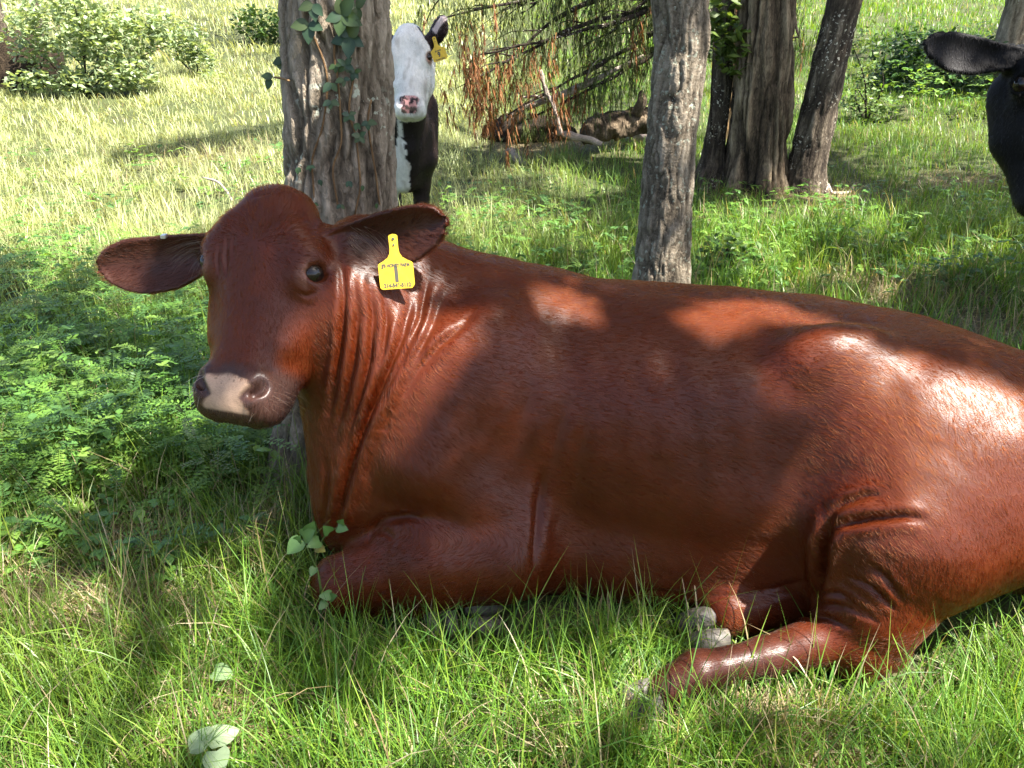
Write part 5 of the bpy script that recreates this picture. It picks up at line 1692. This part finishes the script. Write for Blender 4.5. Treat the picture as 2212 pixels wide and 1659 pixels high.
def stem_obj(root, rows, mat=None, name='stem', tint=(.10, .15, .04)):
    v_, f_ = tube(rows, 5, max(6, len(rows) * 4))
    sp = Soup(); sp.add(v_ - np.array(root.location), fix_tri(f_), tint)
    return sp.build(name, mat or MAT['leaf'], root)

vr = np.random.default_rng(3)
Xc = lambda z: np.interp(z, [0, .4, .86, 1.35, 2.2], [-.60, -.515, -.470, -.437, -.39])
Rc = lambda z: np.interp(z, [0, .4, .86, 1.35, 2.2], [.18, .158, .148, .134, .125])
def on_trunkA(u, v_, off=.012):
    p = at(u, v_, 2.03)
    for _ in range(4):
        dx = p[0] - Xc(p[2]); R_ = Rc(p[2])
        p = at(u, v_, 2.15 - math.sqrt(max(R_ ** 2 - min(dx * dx, R_ ** 2 * .9), 0)) - off)
    return p
tv = lambda x, y: ((650 + x * .3375) * .8848, y * .3375 * .8848)
vine = empty('vine', (-.52, 2.0, .3))
tag(vine, 'green creeper with five-fingered leaves climbing the big trunk', 'vine')
VC = [(545, 110, 5, .052), (600, 270, 5, .050), (310, 170, 3, .045), (340, 30, 3, .045), (650, 50, 4, .045), (575, 470, 5, .034), (470, 600, 2, .045), (500, 470, 3, .030), (640, 520, 4, .030),
      (470, 730, 3, .038), (600, 830, 4, .033), (680, 985, 4, .032), (735, 880, 3, .032), (650, 890, 2, .026), (320, 1200, 3, .020), (390, 1300, 2, .020), (345, 1470, 3, .022), (540, 1480, 2, .024),
      (700, 1340, 1, .022), (600, 1310, 2, .024), (800, 1470, 1, .020), (150, 230, 2, .036), (95, 440, 3, .032), (150, 760, 2, .026), (150, 865, 1, .022), (560, 570, 3, .028), (230, 1210, 2, .024)]
LT = [(.040, .078, .032), (.052, .090, .028), (.032, .064, .032), (.065, .095, .036)]
for x, y, n, s in VC:
    u, v_ = tv(x, y); p = on_trunkA(u, v_, .02)
    if x < 170: p = at(u, v_, 2.1)
    a0 = vr.uniform(0, 6.28)
    for k in range(n):
        a = -math.pi / 2 + (k - (n - 1) / 2) * (1.25 if n > 2 else .9) + vr.normal(0, .2)
        d = np.array([math.cos(a), vr.uniform(-.55, -.1), math.sin(a)])
        leaf_obj(vine, leaf_data('ovate', LT[vr.integers(4)], 7, .15, .15), p, d, (0, -1, .4), s * (.95 if y < 330 else .70) * vr.uniform(.75, 1.2))
for path in ([(520, 1500), (480, 1250), (545, 1000), (535, 800), (520, 600), (490, 400), (545, 100), (560, -60)], [(640, 1560), (680, 1300), (650, 1000), (600, 820), (640, 520)], [(820, 1480), (790, 1250), (735, 880), (760, 720)],
             [(350, 1470), (330, 1200), (410, 900), (440, 560), (310, 170)], [(165, 585), (120, 570), (60, 560)]):
    stem_obj(vine, [(*on_trunkA(*tv(x, y), .006 if x > 170 else .03), .0028) for x, y in path], MAT['bark_tan'])
for x, y, d in ((50, 555, (-1, -.3, .1)), (30, 565, (-.4, -.3, -1)), (120, 415, (-.6, -.4, -.5))):
    leaf_obj(vine, leaf_data('ovate', (.03, .06, .02), 7, .15, .15), at(*tv(x, y), 2.1), d, (0, -1, .4), .030)

pl = empty('broadleaf_plant', on_ground(462, 1648)); tag(pl, 'young plant with four large pale leaves at the bottom edge', 'plant')
for u, v_, du, dv, s in ((452, 1606, -60, -26, .064), (458, 1600, 58, -30, .060), (452, 1612, 22, -14, .034), (468, 1622, 2, 60, .060), (440, 1612, -40, 14, .03)):
    p0_ = atz(u, v_, .135); p1_ = atz(u + du, v_ + dv, .13)
    leaf_obj(pl, leaf_data('heart', (.27, .35, .20), 9, .18, .22, .01), p0_, p1_ - p0_, (0, -.35, 1), s * .88)
b_ = np.array(pl.location); stem_obj(pl, [(*b_, .003), (*(b_ + (atz(456, 1608, .13) - b_) * .5), .0026), (*atz(456, 1608, .13), .002)])
pl = empty('broadleaf_plant', on_ground(480, 1500)); tag(pl, 'single round pale leaf in the grass above the four-leaved plant', 'plant')
p0_ = atz(462, 1450, .10); leaf_obj(pl, leaf_data('heart', (.16, .24, .11), 9, .15, .2), p0_, atz(500, 1458, .10) - p0_, (0, -.3, 1), .045)
b_ = np.array(pl.location); stem_obj(pl, [(*b_, .0025), (*((b_ + p0_) / 2), .002), (*p0_, .0015)])

VY = 1.365
pl = empty('climbing_plant', on_ground(690, 1335)); tag(pl, 'leafy green climber in front of the folded foreleg and chest', 'plant')
b_ = np.array(pl.location)
top = at(655, 1165, VY)
stem_obj(pl, [(*b_, .003), (*at(690, 1250, VY), .0026), (*top, .0018)])
stem_obj(pl, [(*at(683, 1210, VY), .002), (*at(700, 1160, VY), .0016), (*at(735, 1135, VY), .001)])
for u, v_, du, dv, s, t in ((650, 1165, -32, 34, .050, 0), (655, 1160, 34, -22, .048, 0), (668, 1150, 14, -34, .044, 1), (690, 1168, -20, 10, .040, 0), (712, 1150, -18, -18, .034, 1), (730, 1138, 28, 8, .034, 0), (735, 1132, 10, -16, .026, 1),
                            (686, 1182, 22, 12, .030, 2), (680, 1225, -12, 26, .026, 1), (715, 1285, -34, 4, .034, 0), (712, 1290, 26, -6, .030, 1), (704, 1300, -20, 22, .028, 0), (640, 1172, 14, -26, .032, 1)):
    p0_ = at(u, v_, VY - .01); d = at(u + du, v_ + dv, VY - .035) - p0_
    leaf_obj(pl, leaf_data('heart', [(.095, .180, .055), (.070, .145, .040), (.22, .20, .04)][t], 9, .22, .25), p0_, d, (.2, -.8, .6), s * .82)

mp = empty('feather_leaf_plant', on_ground(455, 1085)); tag(mp, 'pale feathery plant with small paired leaflets below the muzzle', 'plant')
b_ = np.array(mp.location); FP = Soup(); fr = np.random.default_rng(8)
my = float(mp.location[1]) - .02
for (u0, v0, u1, v1) in ((450, 985, 400, 960), (452, 980, 500, 975), (448, 992, 395, 1000), (452, 990, 505, 1005), (450, 975, 440, 935), (455, 1000, 470, 1040), (449, 1005, 410, 1035), (400, 900, 412, 935), (398, 893, 380, 875), (455, 972, 480, 940)):
    sprig(FP, at(u0, v0, my) - b_, at(u1, v1, my - fr.uniform(0, .06)) - b_, 9, .020, (.20, .26, .12), fr)
FP.build('foliage', MAT['leaf'], mp, smooth=False)['kind'] = 'stuff'
for rows in ([(*b_, .003), (*at(448, 1010, my), .0024), (*at(420, 940, my), .0018), (*at(398, 890, my), .001)],):
    stem_obj(mp, rows)

# ------------------------------------------------------------------ ear tags
m, nt, bs, out = new_mat('tag_yellow')
tcx = nd(nt, 'ShaderNodeTexCoord').outputs['Object']
lk(nt, ramp(nt, noise(nt, tcx, 60, 4, .6), [(.3, (.52, .33, .016)), (.6, (.62, .41, .022)), (.8, (.64, .46, .05))]), bs.inputs['Base Color'])
setin(bs, Roughness=.5)
MAT['tag'] = m
m, nt, bs, out = new_mat('tag_ink'); setin(bs, Base_Color=(.06, .055, .04, 1), Roughness=.7); MAT['ink'] = m
m, nt, bs, out = new_mat('tag_metal'); setin(bs, Base_Color=(.6, .6, .62, 1), Roughness=.35, Metallic=1.0); MAT['metal'] = m
def ear_tag(pos, M, lines, label, scale=1.0):
    """pos = the stud; M columns: right, up, out of the face"""
    root = empty('ear_tag', pos)
    root.rotation_euler = Matrix(M.tolist()).to_euler()
    root.scale = (scale,) * 3
    pts = [(.0095, .006), (.0070, .0085), (0, .0105), (-.0070, .0085), (-.0095, .006), (-.0092, -.020), (-.0105, -.030), (-.0155, -.039), (-.026, -.046), (-.0345, -.050), (-.0372, -.0535),
           (-.0372, -.100), (-.0355, -.104), (-.031, -.106), (.031, -.106), (.0355, -.101), (.0372, -.097), (.0372, -.0535), (.0345, -.050), (.026, -.046), (.0155, -.039), (.0105, -.030), (.0092, -.020)]
    bm = bmesh.new()
    for z in (0, .0016):
        for x, y in pts: bm.verts.new((x, y, z - .02 * max(0, -y - .02) ** 1.0 * 0))
    bm.verts.ensure_lookup_table(); n = len(pts)
    bm.faces.new([bm.verts[i] for i in range(n)][::1]); bm.faces.new([bm.verts[n + i] for i in range(n)][::-1])
    for i in range(n): bm.faces.new((bm.verts[i], bm.verts[(i + 1) % n], bm.verts[n + (i + 1) % n], bm.verts[n + i]))
    bmesh.ops.recalc_face_normals(bm, faces=bm.faces)
    me = bpy.data.meshes.new('plate'); bm.to_mesh(me); bm.free()
    plate = link('plate', me, MAT['tag'], root)
    for y, r in ((.0, .0032), (-.0125, .0024)):
        bm = bmesh.new(); bmesh.ops.create_cone(bm, cap_ends=True, segments=14, radius1=r, radius2=r * .8, depth=.002)
        me = bpy.data.meshes.new('stud'); bm.to_mesh(me); bm.free()
        link('stud', me, MAT['ink'], plate, (0, y, .0024))
    for txt, y, size, wid in lines:
        cu = bpy.data.curves.new('lettering', 'FONT'); cu.body = txt; cu.align_x = 'CENTER'; cu.align_y = 'CENTER'; cu.size = size; cu.extrude = .0001; cu.offset = size * (.045 if size > .02 else .055)
        tmp = bpy.data.objects.new('lettering', cu); col.objects.link(tmp)
        bpy.context.view_layer.update()
        me = bpy.data.meshes.new_from_object(tmp.evaluated_get(bpy.context.evaluated_depsgraph_get()))
        bpy.data.objects.remove(tmp)
        o = link('lettering', me, MAT['ink'], plate, (0, y, .00195))
        o.scale = (wid, 1, 1)
    tag(root, label, 'ear tag')
    return root
def tilt_frame(roll, out_dir):
    o = unit(out_dir); r = unit(np.cross([0, 0, 1.0], o)); u = np.cross(o, r)
    c, s = math.cos(roll), math.sin(roll)
    r2 = r * c + u * s; u2 = -r * s + u * c
    return np.stack([r2, u2, o], 1)
tp = RC.hits(EYE, np.array([ray(849, 516)]))[0]
tp = tp + unit(EYE - tp) * .034
ear_tag(tp, tilt_frame(math.radians(3), (.05, -1, .18)), [("JJ'S HONEY FARM", -.0560, .0098, .80), ('1', -.0765, .044, .9), ('214-546-5112', -.0985, .0120, .86)], 'yellow tag numbered 1 hanging in the ear of the lying red cow', .98)
tp2 = WF.hits(EYE, np.array([ray(940, 78)]))[0]
tp2 = (tp2 if not np.isnan(tp2[0]) else at(938, 78, 4.15)) + np.array([0, -.03, 0])
ear_tag(at(938, 84, tp2[1]), tilt_frame(math.radians(17), (.05, -1, .1)), [('JJS FARM', -.058, .008, 1), ('9', -.077, .032, .9), ('214-546-5112', -.0985, .009, .9)], 'yellow tag numbered 9 hanging in the ear of the white-faced cow', .98)
cp = RC.hits(EYE, np.array([ray(357, 514)]))[0]
bm = bmesh.new(); bmesh.ops.create_cube(bm, size=1); bmesh.ops.bevel(bm, geom=bm.edges[:], offset=.12, segments=2, affect='EDGES')
me = bpy.data.meshes.new('ear_clip'); bm.to_mesh(me); bm.free()
o = link('ear_clip', me, MAT['metal'], None, cp + np.array([0, -.004, .005])); o.scale = (.012, .018, .008)
tag(o, 'small silver metal clip on the upper edge of the red cow right ear', 'ear clip')

# ------------------------------------------------------------------ long pale hairs in the ears, lashes and whiskers of the red cow
def strands(rows, n, spread, rng, rad=.0003):
    """rows: (u, v) path; hairs follow it just off the hide"""
    P = RC.hits(EYE, np.array([ray(*r) for r in rows]))
    if np.isnan(P).any(): return None
    out = []
    for _ in range(n):
        off = rng.normal(0, spread, 3); fan = rng.normal(0, spread * 1.3, 3)
        out.append([P[i] + off + fan * i / len(P) + unit(EYE - P[i]) * (.004 + .012 * i / len(P)) for i in range(len(P))])
    return np.array(out)
sr = np.random.default_rng(4); HS = []
for rows, n, sp_ in (([(762, 500), (790, 520), (812, 545), (828, 575)], 14, .007), ([(775, 490), (805, 505), (830, 530), (842, 560)], 11, .007), ([(750, 520), (775, 545), (800, 560), (822, 568)], 8, .006),
                     ([(430, 540), (410, 545), (385, 560), (370, 575)], 16, .006), ([(430, 520), (400, 525), (375, 535), (350, 545)], 12, .006), ([(445, 548), (435, 560), (425, 575), (420, 590)], 10, .004)):
    h = strands(rows, n, sp_, sr)
    if h is not None: HS.append(h)
# whiskers round the muzzle and short lashes over the eyes
W_ = []
hv = RH.loc(v)
cand = np.nonzero((hv[:, 0] > .37) & (hv[:, 0] < .455) & (np.abs(hv[:, 1]) > .055) & (hv[:, 2] > -.12) & (np.abs(hv[:, 1]) < .12))[0]
for i in sr.choice(cand, 70):
    dn_ = nrm[i] + sr.normal(0, .25, 3) - np.array([0, 0, .25]); dn_ = unit(dn_); L_w = sr.uniform(.018, .045)
    W_.append([v[i] + dn_ * L_w * t - np.array([0, 0, 1.0]) * L_w * .25 * t * t for t in (0, .33, .67, 1)])
for sg in (-1, 1):
    for a in np.linspace(205, 330, 22):
        t1_ = RH.R @ np.array([0, -sg * .6, .80]); t2_ = RH.R @ np.array([1.0, 0, .06]); ou_ = RH.R @ np.array([-.05, sg * .80, .6])
        rd = math.cos(math.radians(a)) * t1_ + math.sin(math.radians(a)) * t2_
        b0 = RH.w(.140, sg * .120, -.042) + .0265 * rd + .018 * ou_
        W_.append([b0 + (rd * .35 + ou_ * .9) * .018 * t - np.array([0, 0, .006]) * t * t for t in (0, .33, .67, 1)])
hair_object('whiskers', np.array(W_), np.tile([[.00035, .0003, .0002, .00008]], (len(W_), 1)), np.array([[.30, .20, .14]] * 70 + [[.02, .01, .008]] * 44), MAT['red_hair'], red_cow)
HS = np.concatenate(HS)
hair_object('ear_hair', HS, np.tile([[.0004, .0003, .0002, .0001]], (len(HS), 1)), np.tile([.32, .19, .12], (len(HS), 1)), MAT['red_hair'], red_cow)
for o_ in (treeA, treeB, treeC, treeD, treeE, treeR, treeL, treeM): o_['group'] = 'trees of the grove'
for o_ in (red_cow, white_cow, black_cow): o_['group'] = 'cattle in the shade'
for o_ in list(col.objects):
    if o_.parent is None and o_.get('category') in ('shrub', 'ear tag'): o_['group'] = {'shrub': 'shrubs beyond the trees', 'ear tag': 'yellow ear tags'}[o_['category']]
print('total script', time.time() - T0)
